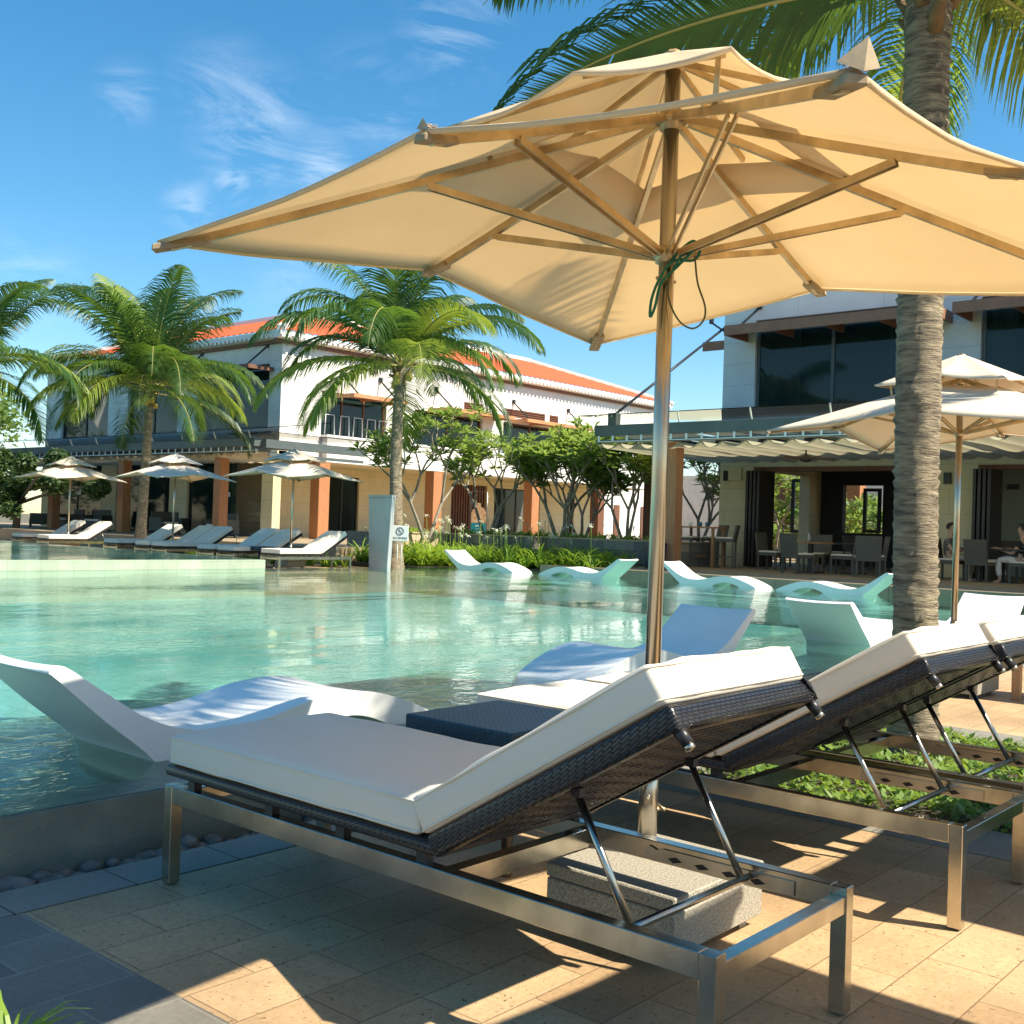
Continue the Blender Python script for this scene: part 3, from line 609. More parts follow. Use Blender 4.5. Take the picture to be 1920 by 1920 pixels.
# ------------------------------------------------------------------ moulded in-pool loungers
def catmull(pts, sub=5):
    P = [Vector((p[0], p[1], 0)) for p in pts]; out = []
    for i in range(len(P)-1):
        p0, p1, p2, p3 = P[max(i-1, 0)], P[i], P[i+1], P[min(i+2, len(P)-1)]
        for k in range(sub):
            s = k/sub; q = .5*((2*p1)+(p2-p0)*s+(2*p0-5*p1+4*p2-p3)*s*s+(3*p1-p0-3*p2+p3)*s**3); out.append((q.x, q.y))
    out.append((P[-1].x, P[-1].y)); return out
def make_ledge():
    """back at -x, foot at +x, z=0 is the water line"""
    top = catmull([(-.50, .425), (-.44, .435), (-.28, .33), (-.05, .185), (.20, .11), (.50, .115), (.85, .185), (1.15, .195), (1.45, .12), (1.68, .02), (1.76, -.06)])
    bot = catmull([(1.70, -.14), (1.45, -.06), (1.30, .02), (1.12, .075), (.92, .068), (.76, .01), (.62, -.08), (.40, -.16), (.05, -.18)]) + catmull([(.0, -.12), (-.02, 0), (-.26, .20), (-.47, .385), (-.505, .41)], 4)
    poly = top + bot
    o = MB(); w = .68; ws = [(0, .93), (.012, .975), (.035, 1.0)]
    cx = sum(p[0] for p in poly)/len(poly)
    import itertools
    bm = bmesh.new(); n = len(poly)
    lay = []
    ys = [0, w]
    for y in ys: lay.append([bm.verts.new((p[0], y, p[1])) for p in poly])
    f0 = bm.faces.new(lay[0]); f1 = bm.faces.new(lay[1][::-1])
    for i in range(n): bm.faces.new((lay[0][i], lay[1][i], lay[1][(i+1) % n], lay[0][(i+1) % n]))
    bmesh.ops.recalc_face_normals(bm, faces=bm.faces)
    es = [e for e in bm.edges if (f0 in e.link_faces or f1 in e.link_faces)]
    bmesh.ops.bevel(bm, geom=es, offset=.016, segments=3, profile=.5, affect='EDGES', clamp_overlap=True)
    # dished lying surface
    for k in range(1, 10): bmesh.ops.bisect_plane(bm, geom=bm.verts[:]+bm.edges[:]+bm.faces[:], plane_co=(0, w*k/10, 0), plane_no=(0, 1, 0))
    for v in bm.verts:
        s = (v.co.y/w-.5)*2
        tz = [p for p in top]
        if v.co.x > .0 or v.co.z > .1: v.co.z -= .012*(1-s*s) if v.normal.z > -.1 else 0
    for f in bm.faces: f.smooth = len(f.verts) < 12
    bmesh.ops.triangulate(bm, faces=[f for f in bm.faces if len(f.verts) > 6])
    me = bpy.data.meshes.new('pool_lounger'); bm.to_mesh(me); bm.free(); me.materials.append(LEDGE)
    ob = bpy.data.objects.new('pool_lounger', me); COL.objects.link(ob)
    return ob
led = make_ledge(); LGG = 'white moulded loungers standing in the shallow pool'
tag(led, 'white moulded pool lounger nearest the camera, behind the near lounger cushion', 'pool lounger', LGG)
led.location = (2.66, 4.22, ZW)
def ledcopy(x, y, rz, lab):
    c = led.copy(); COL.objects.link(c); c.location = (x, y, ZW); c.rotation_euler = (0, 0, rz); c['label'] = lab
# mirrored ones are turned by pi: back end then at +x
ledcopy(7.75, 5.10, math.pi, 'white moulded pool lounger behind the steel pole, shaded back facing left')
ledcopy(10.60, 4.42, 0, 'white moulded pool lounger left of the thick palm trunk, seen from behind its back')
ledcopy(13.15, 4.55, math.pi, 'white moulded pool lounger right of the thick palm trunk')
ledcopy(19.3, 18.2, -math.pi/2, 'white moulded pool lounger at the lily bed, farthest left of four along the edge')
ledcopy(20.0, 14.05, math.pi/2, 'white moulded pool lounger left of the steel pole along the far edge')
ledcopy(19.55, 12.2, -math.pi/2, 'white moulded pool lounger right of the steel pole along the far edge')
ledcopy(20.2, 8.35, math.pi/2, 'white moulded pool lounger partly behind the palm trunk along the far edge')

# ------------------------------------------------------------------ palms
def frond(mb, p0, az, elev, Lf, droop, leafL, rg, side_twist=0., n=64, w=.030, hang=.35, mi=0, mr=1, seg=3, bend=0.):
    """one coconut frond: rachis curve with two rows of strap leaflets"""
    pts = []; p = Vector(p0); a = elev; st = 18
    for i in range(st+1):
        pts.append(p.copy()); t = i/st
        azz = az + bend*t
        d = Vector((math.cos(azz)*math.cos(a), math.sin(azz)*math.cos(a), math.sin(a)))
        p = p + d*(Lf/st); a -= droop*(.35+1.3*t)/st
    rad = [.022*(1-.88*i/st)*max(.6, Lf/3.2) for i in range(st+1)]
    mb.tube(pts, rad, 5, mr, True, False)
    def along(t):
        x = t*st; i = min(int(x), st-1); return pts[i].lerp(pts[i+1], x-i), (pts[i+1]-pts[i]).normalized()
    for i in range(n):
        t = .10+.895*(i+.5)/n
        q, tg = along(t); side0 = tg.cross(Vector((0, 0, 1)))
        if side0.length < .05: side0 = Vector((1, 0, 0))
        side0.normalize(); up = side0.cross(tg)
        prof = (math.sin(math.pi*min(1, (t*.93+.10)))**.55)
        for sgn in (-1, 1):
            jit = rg.uniform(-.10, .10)
            lf = leafL*prof*rg.uniform(.88, 1.08)
            if rg.random() < .04: continue
            fwd = .55+.55*t+jit; lift = .25-side_twist*sgn
            d = (side0*sgn*math.cos(lift)+up*math.sin(lift)+tg*fwd).normalized()
            ww = w*rg.uniform(.8, 1.15)*(.65+.35*prof)
            wdir = tg.lerp(up, .15).normalized()
            prev = None; pp = q.copy(); vs = []; dd = d.copy()
            for s in range(seg+1):
                f = s/seg; wid = ww*(1-f*f*.92)*(1 if s else .6)
                wv = (wdir-dd*wdir.dot(dd)).normalized()
                vs += [pp-wv*wid/2, pp+wv*wid/2]
                pp = pp+dd*(lf/seg); dd = (dd+Vector((0, 0, -1))*hang*(1+1.2*f)*(.7+.7*t)*rg.uniform(.8, 1.2)).normalized()
            mb.add(vs, [(2*s, 2*s+1, 2*s+3, 2*s+2) for s in range(seg)], mi, False)

def palm_trunk(mb, path, r0, r1, n=20, step=.055, rough=.012, flare=.35, rg=None):
    P = [Vector(p) for p in path]; tot = sum((P[i+1]-P[i]).length for i in range(len(P)-1)); m = int(tot/step); pts = []; rr = []
    def along(t):
        d = t*tot
        for i in range(len(P)-1):
            l_ = (P[i+1]-P[i]).length
            if d <= l_ or i == len(P)-2: return P[i].lerp(P[i+1], min(1, d/l_))
            d -= l_
    vs = []; rows = 0
    for i in range(m):
        t = i/(m-1); c = along(t); base = (r0+(r1-r0)*t)*(1+flare*math.exp(-t*tot/.28))
        amp = rough*(.5+1.1*abs(noise.noise(Vector((i*.73, 1.3, r0*90))))*2)
        for q in (0, 1):       # saw-tooth ring scars
            tt = c+Vector((0, 0, step*(.0 if q == 0 else .72)))
            for k in range(n):
                a = 2*math.pi*k/n; nn = noise.noise(Vector((math.cos(a)*2.3, math.sin(a)*2.3, c.z*7)))
                n2 = noise.noise(Vector((math.cos(a)*5, math.sin(a)*5, c.z*1.7)))
                rad = base + (amp*(.45+1.1*nn) if q else -amp*.5*(.6+nn)) + rough*.6*n2
                zz = .22*step*noise.noise(Vector((math.cos(a)*1.2, math.sin(a)*1.2, i*.37)))*2 + .12*step*noise.noise(Vector((math.cos(a)*6, math.sin(a)*6, i*1.3)))
                vs.append(tt+Vector((math.cos(a)*rad, math.sin(a)*rad, zz)))
            rows += 1
    mb.add(vs, [(i*n+k, i*n+(k+1) % n, (i+1)*n+(k+1) % n, (i+1)*n+k) for i in range(rows-1) for k in range(n)], 0, True)

def palm(loc, path, r0, r1, fronds, label, seed, Lf=3.0, leafL=.75, n=96, coco=6, trunkm=BARKP, w=.045, spathe=True, step=.07):
    rg = random.Random(seed); t = empty('coconut_palm', loc, 0, label, 'palm tree', 'coconut palms round the pool')
    tm = MB(); palm_trunk(tm, path, r0, r1, 32 if step < .065 else 16, step, .009 if step > .065 else .0105, rg=rg); tm.build('trunk', trunkm, t, recalc=False)
    top = Vector(path[-1]); cr = MB()
    for fr in fronds:
        az, el, dr, ls = fr[:4]; tw = fr[4] if len(fr) > 4 else 0; mi = fr[5] if len(fr) > 5 else 0; bd = fr[6] if len(fr) > 6 else 0
        a = R(az); off = Vector((math.cos(a), math.sin(a), 0))*.07
        frond(cr, top+off+Vector((0, 0, rg.uniform(.0, .25))), a, R(el), Lf*ls, R(dr), leafL*(.8+.2*ls), rg, tw, int(n*(.7+.3*ls)), w, rg.uniform(.36, .66), mi, 2, 3, R(bd))
    cr.build('crown', [PALMF, PALMY, RACH], t, recalc=False)
    fb = MB()
    for k in range(16):    # old leaf bases and fibre under the crown
        a = rg.uniform(0, 6.28); q = top+Vector((math.cos(a)*r1*.8, math.sin(a)*r1*.8, rg.uniform(-.35, .05)))
        fb.tube([q, q+Vector((math.cos(a)*.09, math.sin(a)*.09, .12)), q+Vector((math.cos(a)*.2, math.sin(a)*.2, rg.uniform(.12, .3)))], [.05, .04, .018], 6)
    fb.build('leaf_bases', FIBRE, t, recalc=False)
    for k in range(coco):
        a = rg.uniform(0, 6.28); rr = rg.uniform(.08, .115)
        cc = MB(); q = top+Vector((math.cos(a)*(r1+.1), math.sin(a)*(r1+.1), rg.uniform(-.42, -.05)))
        cc.add([Vector((v.x*rr*.85, v.y*rr*.85, v.z*rr*1.1))+q for v in IV], IF, 0, True); cc.build('coconut', COCO, t, recalc=False)
    return t

def ring(rg, n, el0, el1, dr0, dr1, off=0, ls=(.85, 1.05), yel=.2):
    return [(off+360*k/n+rg.uniform(-12, 12), rg.uniform(el0, el1), rg.uniform(dr0, dr1), rg.uniform(*ls), rg.uniform(-.3, .3), 1 if rg.random() < yel else 0, rg.uniform(-14, 14)) for k in range(n)]
# middle palm, in front of the sunlit wing
rg = random.Random(11)
Pm = at(742, 1060, x=18.55); dz = ZD
fr = ring(rg, 7, 60, 82, 80, 120, 10, (.9, 1.1), yel=.03) + ring(rg, 9, 35, 52, 115, 138, 25, (1.0, 1.15), yel=.22) + ring(rg, 8, -5, 20, 85, 105, 5, (.9, 1.05), yel=.4)
palm((Pm.x, Pm.y, dz), [(0, 0, 0), (-.02, .02, 1.2), (-.02, .10, 2.6), (.03, .14, 3.8), (.05, .10, 4.85)], .17, .115, fr, 'coconut palm with a tall straight trunk next to the grey panel', 11, 3.8, 1.15)
# left palm with coconuts
rg = random.Random(5)
Pl = at(263, 1010, x=18.6)
fr = ring(rg, 11, 60, 84, 45, 85, 20, (.95, 1.12), yel=.03) + ring(rg, 11, 30, 52, 105, 135, 0, (.95, 1.1), yel=.2) + ring(rg, 9, -2, 20, 70, 105, 30, (.85, 1.05), yel=.4)
palm((Pl.x, Pl.y, ZD+.3), [(0, 0, 0), (.02, -.05, 1.2), (.03, -.1, 2.4), (.06, -.14, 4.55)], .16, .12, fr, 'coconut palm with orange coconuts between the two left far parasols', 5, 4.2, 1.25, coco=9)
# palm outside the left edge
rg = random.Random(8); Pe = at(-75, 700, x=13.2)
fr = ring(rg, 9, 40, 75, 60, 100, 0, (.95, 1.15), yel=.1) + ring(rg, 9, 0, 30, 90, 130, 20, (.95, 1.15), yel=.35)
palm((Pe.x, Pe.y, 0), [(0, 0, -.3), (.1, -.1, 2), (.1, -.1, Pe.z)], .17, .12, fr, 'coconut palm cut off by the left edge, only its fronds show', 8, 3.7, 1.1)
# big near palm on the right
rg = random.Random(21)
def az_of(du, dd):      # compass direction from image-right and away amounts
    v = Vector((CX.x, CX.y))*du + Vector((CF.x, CF.y))*dd; return math.degrees(math.atan2(v.y, v.x))
Pn = Vector((6.47, 2.43, -.05)); D_ = Pn.x*CF.x+Pn.y*CF.y
def onpalm(u, v):
    nrm = Vector((CF.x, CF.y, 0)).normalized(); dd = CF+(u-960)/FPX*CX-(v-960)/FPX*CU; s = Pn.dot(nrm)/dd.dot(nrm); return RAY0+dd*s-Pn
path = [onpalm(1718, 1395), onpalm(1716, 1200), onpalm(1717, 1000), onpalm(1720, 800), onpalm(1726, 560), onpalm(1732, 350), onpalm(1737, 150), onpalm(1741, 40), onpalm(1744, -30)]
path[0] = Vector((0, 0, -.1))
fr = [(az_of(-1, .12), -7, 34, .80, .9, 0, 0), (az_of(-1, .22), 30, 84, .86, .2, 0, -4), (az_of(-1, -.1), 50, 60, .8, .3, 0), (az_of(-1, .9), 12, 70, .95), (az_of(1, -.15), 16, 72, .72, -.6, 0, 0), (az_of(1, .2), 4, 62, .75, -.5, 0), (az_of(1, .5), -6, 70, .7, -.5, 1), (-80, 38, 60, .9), (-100, 25, 60, .85), (-70, 62, 50, .9), (-90, 10, 60, .8), (209, 22, 50, .95), (195, 14, 50, .95), (222, 30, 55, .95),
      (az_of(1, .6), 20, 110, .95, 0, 0), (az_of(.4, 1), 30, 110, 1), (az_of(.2, 1), -12, 95, .75, .2, 1), (az_of(-.6, .7), 2, 105, .62, .1, 1), (az_of(-.2, -1), 50, 70, 1), (az_of(.5, -1), 35, 80, 1), (az_of(-.8, -.8), 55, 70, 1), (az_of(0, 1), 60, 60, 1), (az_of(.8, .9), 55, 70, 1)]
palm(Pn, path, .122, .128, fr, 'thick ringed palm trunk rising on the right behind the near loungers', 21, 3.35, .72, n=110, coco=0, w=.034, step=.062)

# ------------------------------------------------------------------ frangipani trees
def frangipani(loc, h, spread, label, seed, dens=1.0, cat='tree', group='frangipani trees in the raised planter'):
    rg = random.Random(seed); t = empty('frangipani_tree', loc, 0, label, cat, group)
    wood = MB(); lf = MB(); tips = []
    def grow(p, d, l_, r, lev):
        q = p+d*l_; mid = p.lerp(q, .5)+Vector((rg.uniform(-.05, .05), rg.uniform(-.05, .05), 0))*l_
        wood.tube([p, mid, q], [r, r*.88, r*.76], 6, 0, True, False)
        if lev == 0: tips.append((q, d)); return
        k = 3 if rg.random() < .45 else 2
        a0 = rg.uniform(0, 6.28)
        for i in range(k):
            a = a0+6.28*i/k+rg.uniform(-.4, .4); sp = rg.uniform(.35, .75)*spread
            nd = (d+Vector((math.cos(a), math.sin(a), 0))*sp+Vector((0, 0, .18))).normalized()
            grow(q, nd, l_*rg.uniform(.62, .86), r*.72, lev-1)
        if lev < 3: tips.append((q, d))
    ns = rg.choice((2, 3, 3))
    for i in range(ns):
        a = 6.28*i/ns+rg.uniform(-.5, .5); d = Vector((math.cos(a)*.38*spread, math.sin(a)*.38*spread, 1)).normalized()
        grow(Vector((math.cos(a)*.08, math.sin(a)*.08, 0)), d, h*.33*rg.uniform(.85, 1.1), .055*h/3.2, 4)
    for q, d in tips:
        if rg.random() > dens: continue
        n = rg.randint(12, 18)
        for i in range(n):
            a = 6.28*i/n+rg.uniform(-.3, .3); e = rg.uniform(-.25, .75)
            dd = (Vector((math.cos(a)*math.cos(e), math.sin(a)*math.cos(e), math.sin(e)))+d*.25).normalized()
            L_ = rg.uniform(.22, .42); wd = L_*.31; s = dd.cross(Vector((0, 0, 1))).normalized(); st = q-d*rg.uniform(0, .08)
            a1, a2, a3 = st+dd*L_*.12, st+dd*L_*.62+Vector((0, 0, .01)), st+dd*L_-Vector((0, 0, .035))
            lf.add([a1, a2-s*wd/2, a3, a2+s*wd/2], [(0, 1, 2, 3)], 0, False)
    wood.build('trunk', BARKF, t, recalc=False); lf.build('crown', FRANG, t, recalc=False)
    return t
def fr_at(u, v, x, zg):
    q = at(u, v, x=x); return (q.x, q.y, zg)
frangipani(fr_at(800, 990, 21.9, .75), 3.3, 1.15, 'frangipani tree right behind the middle palm trunk', 31, .85)
frangipani(fr_at(915, 990, 24.6, .8), 3.3, 1.0, 'thin frangipani tree beside the poster stand', 33, .55)
frangipani(fr_at(1050, 995, 24.8, .8), 3.6, 1.1, 'tallest and bushiest frangipani tree, in the middle of the planter', 35, 1.0)
frangipani(fr_at(1090, 995, 25.4, .8), 2.9, 1.1, 'lower bushy frangipani tree merging with the tallest one on its right', 36, 1.0)
frangipani(fr_at(1175, 1000, 25.2, .8), 2.9, .95, 'frangipani tree left of the dark pergola post', 37, .95)
frangipani(fr_at(1310, 1000, 31.0, .5), 3.6, 1.0, 'frangipani tree in the gap beside the cafe wall', 39, .7)
frangipani(fr_at(1452, 1000, 37.0, .3), 3.4, 1.0, 'frangipani tree seen through the cafe back opening', 41, .9)

# ------------------------------------------------------------------ strap leaved beds
def strap_clump(mb, fl, c, rg, h=.55, n=22, w=.045, flowers=0):
    for i in range(n):
        a = rg.uniform(0, 6.28); el = rg.uniform(.75, 1.45); L_ = h*rg.uniform(.7, 1.15); p = Vector(c)+Vector((math.cos(a)*.04, math.sin(a)*.04, 0)); vs = []
        s = Vector((-math.sin(a), math.cos(a), 0)); e = el
        for k in range(5):
            f = k/4; wd = w*(1-f**2*.95)*rg.uniform(.9, 1.1); vs += [p-s*wd/2, p+s*wd/2]
            p = p+Vector((math.cos(a)*math.cos(e), math.sin(a)*math.cos(e), math.sin(e)))*L_/4; e -= .42+.2*f
        mb.add(vs, [(2*k, 2*k+1, 2*k+3, 2*k+2) for k in range(4)], 0, False)
    for i in range(flowers):
        hh = h*rg.uniform(1.0, 1.3); q = Vector(c)+Vector((rg.uniform(-.1, .1), rg.uniform(-.1, .1), hh)); mb.tube([c, q], .008, 4)
        for j in range(16):
            a = rg.uniform(0, 6.28); e = rg.uniform(-.5, .9); d = Vector((math.cos(a)*math.cos(e), math.sin(a)*math.cos(e), math.sin(e)))*rg.uniform(.09, .15); s = d.cross(Vector((0, 0, 1))).normalized()*.010
            fl.add([q, q+d*.6-s, q+d-Vector((0, 0, .03)), q+d*.6+s], [(0, 1, 2, 3)], 0, False)
def bed(name, boxes, label, cat, seed, h, spacing, flow=.2, w=.045, m=LILY, n=20):
    rg = random.Random(seed); mb, fl = MB(), MB()
    for (x0, x1, y0, y1, z) in boxes:
        nx = max(1, int((x1-x0)/spacing)); ny = max(1, int((y1-y0)/spacing))
        for i in range(nx):
            for j in range(ny):
                strap_clump(mb, fl, (x0+(x1-x0)*(i+rg.random())/nx, y0+(y1-y0)*(j+rg.random())/ny, z), rg, h*rg.uniform(.75, 1.2), n, w, 1 if rg.random() < flow else 0)
    mb.m = mb.m + [1]*len(fl.f); o = len(mb.v); mb.v += fl.v; mb.f += [[i+o for i in f] for f in fl.f]; mb.sm += fl.sm
    ob = mb.build(name, [m, FLOWER], recalc=False); tag(ob, label, cat, kind='stuff'); return ob
bed('lily_bed', [(19.2, 22.6, 19.2, 21.9, ZD+.1), (21.1, 22.9, 15.6, 19.2, ZD+.14)], 'spider lilies with white flowers along the far pool edge', 'flower bed', 2, .85, .27, .28)
bed('planter_plants', [(21.4, 23.0, 22.4, 23.0, .85), (23.3, 24.3, 19.2, 22.0, .85), (23.7, 24.8, 15.8, 19.0, .85)], 'bright green strap leaved plants on top of the stone planter', 'plants', 4, .40, .30, .06)
bed('lounger_plants', [(17.4, 18.6, 20.9, 28.5, ZD)], 'green strap leaved plants behind the far loungers', 'plants', 6, .62, .42, .15)
rgc = random.Random(9); mb, fl = MB(), MB(); q = at(8, 1985, z=0)
for k in range(3): strap_clump(mb, fl, (q.x+rgc.uniform(-.05, .05), q.y+rgc.uniform(-.05, .05), -.02), rgc, .20, 14, .013)
tag(mb.build('grass_tuft', LILY, recalc=False), 'small bright grass tuft in the bottom left corner', 'grass tuft')
# herb ground cover round the near palm
rg = random.Random(12); mb = MB()
for i in range(5200):
    x, y = rg.uniform(4.87, 6.98), rg.uniform(-.6, 2.93)
    if (x-6.47)**2+(y-2.43)**2 < .17**2: continue
    hgt = .02+.11*max(0, noise.noise(Vector((x*2, y*2, 0)))+.45)
    for k in range(3):
        a = rg.uniform(0, 6.28); e = rg.uniform(-.1, 1.0); L_ = rg.uniform(.025, .06); d = Vector((math.cos(a)*math.cos(e), math.sin(a)*math.cos(e), math.sin(e))); s = Vector((-math.sin(a), math.cos(a), 0))*L_*.32
        p = Vector((x, y, -.045+rg.uniform(.3, 1)*hgt)); mb.add([p, p+d*L_*.5-s, p+d*L_, p+d*L_*.5+s], [(0, 1, 2, 3)], 0, False)
for i in range(60):
    x, y = rg.uniform(4.9, 6.95), rg.uniform(1.0, 2.9); strap_clump(mb, fl, (x, y, -.05), rg, .16, 5, .008)
tag(mb.build('ground_cover', HERB, recalc=False), 'low leafy herbs growing in the bed round the near palm', 'ground cover', kind='stuff')

# background foliage at the far left, and a far tree line
def leafy(name, loc, size, n, m, label, cat, seed, leaf=.22, trunk=True, group=None):
    rg = random.Random(seed); t = empty(name, loc, 0, label, cat, group); mb = MB()
    cl = [(Vector((rg.uniform(-1, 1)*size[0], rg.uniform(-1, 1)*size[1], size[2]*(rg.uniform(.25, 1)))), rg.uniform(.25, .5)*min(size)) for k in range(26)]
    for i in range(n):
        c, r = rg.choice(cl); d = Vector((rg.gauss(0, 1), rg.gauss(0, 1), rg.gauss(0, 1))).normalized(); p = c+d*r*rg.uniform(.6, 1.05)
        if p.z < .05: p.z = rg.uniform(.05, .4)
        a = Vector((rg.gauss(0, 1), rg.gauss(0, 1), rg.gauss(0, .5))).normalized(); s = a.cross(d+Vector((0, 0, .1))).normalized(); L_ = leaf*rg.uniform(.6, 1.2)
        mb.add([p, p+a*L_*.5-s*L_*.25, p+a*L_, p+a*L_*.5+s*L_*.25], [(0, 1, 2, 3)], 0, False)
    mb.build('crown', m, t, recalc=False)
    if trunk:
        tm = MB(); tm.tube([(0, 0, -.2), (.1, 0, size[2]*.4), (0, .1, size[2]*.8)], [.16, .12, .05], 8)
        for k in range(5):
            c = cl[k][0]; tm.tube([(.05, 0, size[2]*.35), c*.6+Vector((0, 0, size[2]*.2)), c], [.07, .05, .02], 6)
        tm.build('trunk', BARKD, t, recalc=False)
    return t
_q = at(30, 960, x=20.2)
leafy('hedge_shrub', (_q.x, _q.y, ZB-.1), (1.0, 5.0, 3.0), 22000, DARKL, 'dark dense hedge shrub at the left edge beyond the loungers', 'shrub', 1, .20)
leafy('broadleaf_tree', (22.0, 58, ZD), (3.5, 4, 7.0), 12000, FRANG, 'broad leafy tree at the far left beyond the shaded wing', 'tree', 2, .35)
leafy('broadleaf_tree', (14.0, 50, ZD), (3, 4, 4.5), 9000, DARKL, 'darker bushy tree low at the left edge', 'tree', 3, .30)
leafy('garden_shrub', (38.5, 18.0, .3), (1.2, 3.4, 2.2), 7000, FRANG, 'garden shrub seen through the cafe openings', 'shrub', 7, .2)
leafy('garden_shrub', (38.5, 12.0, .3), (1.2, 3.2, 2.8), 7000, FRANG, 'garden shrub behind the cafe, seen right through it near the palm', 'shrub', 8, .2)
# ------------------------------------------------------------------ buildings
def wall_cells(mb, axis, c0, c1, a0, a1, z0, z1, ops, mi=0):
    """wall slab with openings; axis 'y': plane y in c0..c1 running along x; axis 'x': the other way"""
    As = sorted({a0, a1, *[o[0] for o in ops], *[o[1] for o in ops]}); Zs = sorted({z0, z1, *[o[2] for o in ops], *[o[3] for o in ops]})
    As = [a for a in As if a0 <= a <= a1]; Zs = [z for z in Zs if z0 <= z <= z1]
    for i in range(len(As)-1):
        run = None
        for j in range(len(Zs)-1):
            am, zm = (As[i]+As[i+1])/2, (Zs[j]+Zs[j+1])/2
            hole = any(o[0] < am < o[1] and o[2] < zm < o[3] for o in ops)
            if not hole: run = [Zs[j], Zs[j+1]] if run is None else [run[0], Zs[j+1]]
            if (hole or j == len(Zs)-2) and run is not None:
                if axis == 'y': mb.box(As[i], As[i+1], c0, c1, run[0], run[1], mi)
                else: mb.box(c0, c1, As[i], As[i+1], run[0], run[1], mi)
                run = None
def window(parent, axis, c, a0, a1, z0, z1, nm=2, fr=.07, fm=DARKM, pm=None, transom=None, name='window'):
    """frame ring with mullions, pane as its own sub-part; c = outer face plane, looking towards -axis"""
    f = MB(); d0, d1 = c, c+.08
    def bx(mb, A0, A1, Z0, Z1, D0=d0, D1=d1):
        if axis == 'y': mb.box(A0, A1, D0, D1, Z0, Z1)
        else: mb.box(D0, D1, A0, A1, Z0, Z1)
    bx(f, a0, a1, z0, z0+fr); bx(f, a0, a1, z1-fr, z1); bx(f, a0, a0+fr, z0+fr, z1-fr); bx(f, a1-fr, a1, z0+fr, z1-fr)
    for k in range(1, nm):
        m_ = a0+(a1-a0)*k/nm; bx(f, m_-fr/2, m_+fr/2, z0+fr, z1-fr)
    fo = f.build(name, fm, parent)
    g = MB(); bx(g, a0+.02, a1-.02, z0+.02, z1-.02, c+.03, c+.045); g.build('pane', pm or GLASSD, fo)
    return fo

# ---- L-shaped two storey building: sunlit wing along x, shaded wing along y
lb = empty('resort_building', (0, 0, 0), 0, 'white two storey building with orange tiled roof across the pool', 'building')
YF = 32.0; XF = at(530, 645, y=YF).x; ZC = at(531, 643.3, y=YF).z; XE = at(1240, 772, y=YF).x
ux = lambda u, v=850: at(u, v, y=YF).x
uy = lambda u, v=850: at(u, v, x=XF).y
ZS, ZP = 3.32, 4.27
wi = [(ux(600), ux(722), ZP, 5.95), (ux(775), ux(903), ZP, 5.75), (ux(942), ux(1046), ZP, 5.75)]
lou = [(ux(867), ux(903), 6.0, 6.35), (ux(943), ux(1020), 6.0, 6.35), (ux(1028), ux(1045), 6.0, 6.35)]
mb = MB(); wall_cells(mb, 'y', YF, YF+.35, XF, XE, ZS, ZC, wi+lou)
wl = [(uy(200), uy(112), 4.45, 6.55), (uy(330), uy(236), 4.45, 6.55), (uy(500), uy(367), 4.45, 6.75)]
YL = uy(84)
wall_cells(mb, 'x', XF, XF+.35, YF+.35, YL, ZS+.3, ZC, wl)
wall_cells(mb, 'x', XF, XF+.35, YF, YF+.35, ZS, ZS+.3, [])
mb.build('upper_wall', STONEW, lb)
xb = ux(1119, 905); xs = ux(602)
MB().box(xs, xb, YF-.32, YF-.003, ZS, ZP-.02).build('balcony_band', STONEW, lb, bevel=.01, seg=1)
MB().box(xs-.03, xb+.02, YF-.36, YF-.003, ZP-.02, ZP+.06).build('band_coping', WHITE, lb)
MB().box(XF+.35, XE, YF+.36, YF+3.6, ZS+.002, ZS+.2).build('soffit', SOFFIT, lb)
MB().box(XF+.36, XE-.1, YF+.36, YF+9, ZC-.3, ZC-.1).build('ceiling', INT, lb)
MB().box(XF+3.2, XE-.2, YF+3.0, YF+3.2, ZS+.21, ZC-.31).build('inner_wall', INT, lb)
for i, (a, b_, c, d) in enumerate(wi):
    window(lb, 'y', YF+.12, a, b_, c, d, 3 if i == 0 else 2, fm=BROWN)
for a, b_, c, d in lou:
    m_ = MB(); m_.box(a, b_, YF+.1, YF+.14, c, d)
    for k in range(4): m_.box(a, b_, YF+.02, YF+.09, c+.04+k*.085, c+.075+k*.085)
    m_.build('louvre', BROWN, lb)
bl = MB(); bl.box(ux(945), ux(1003), YF+.215, YF+.225, ZP+.1, 5.6); bl.build('blind', WHITE, lb)
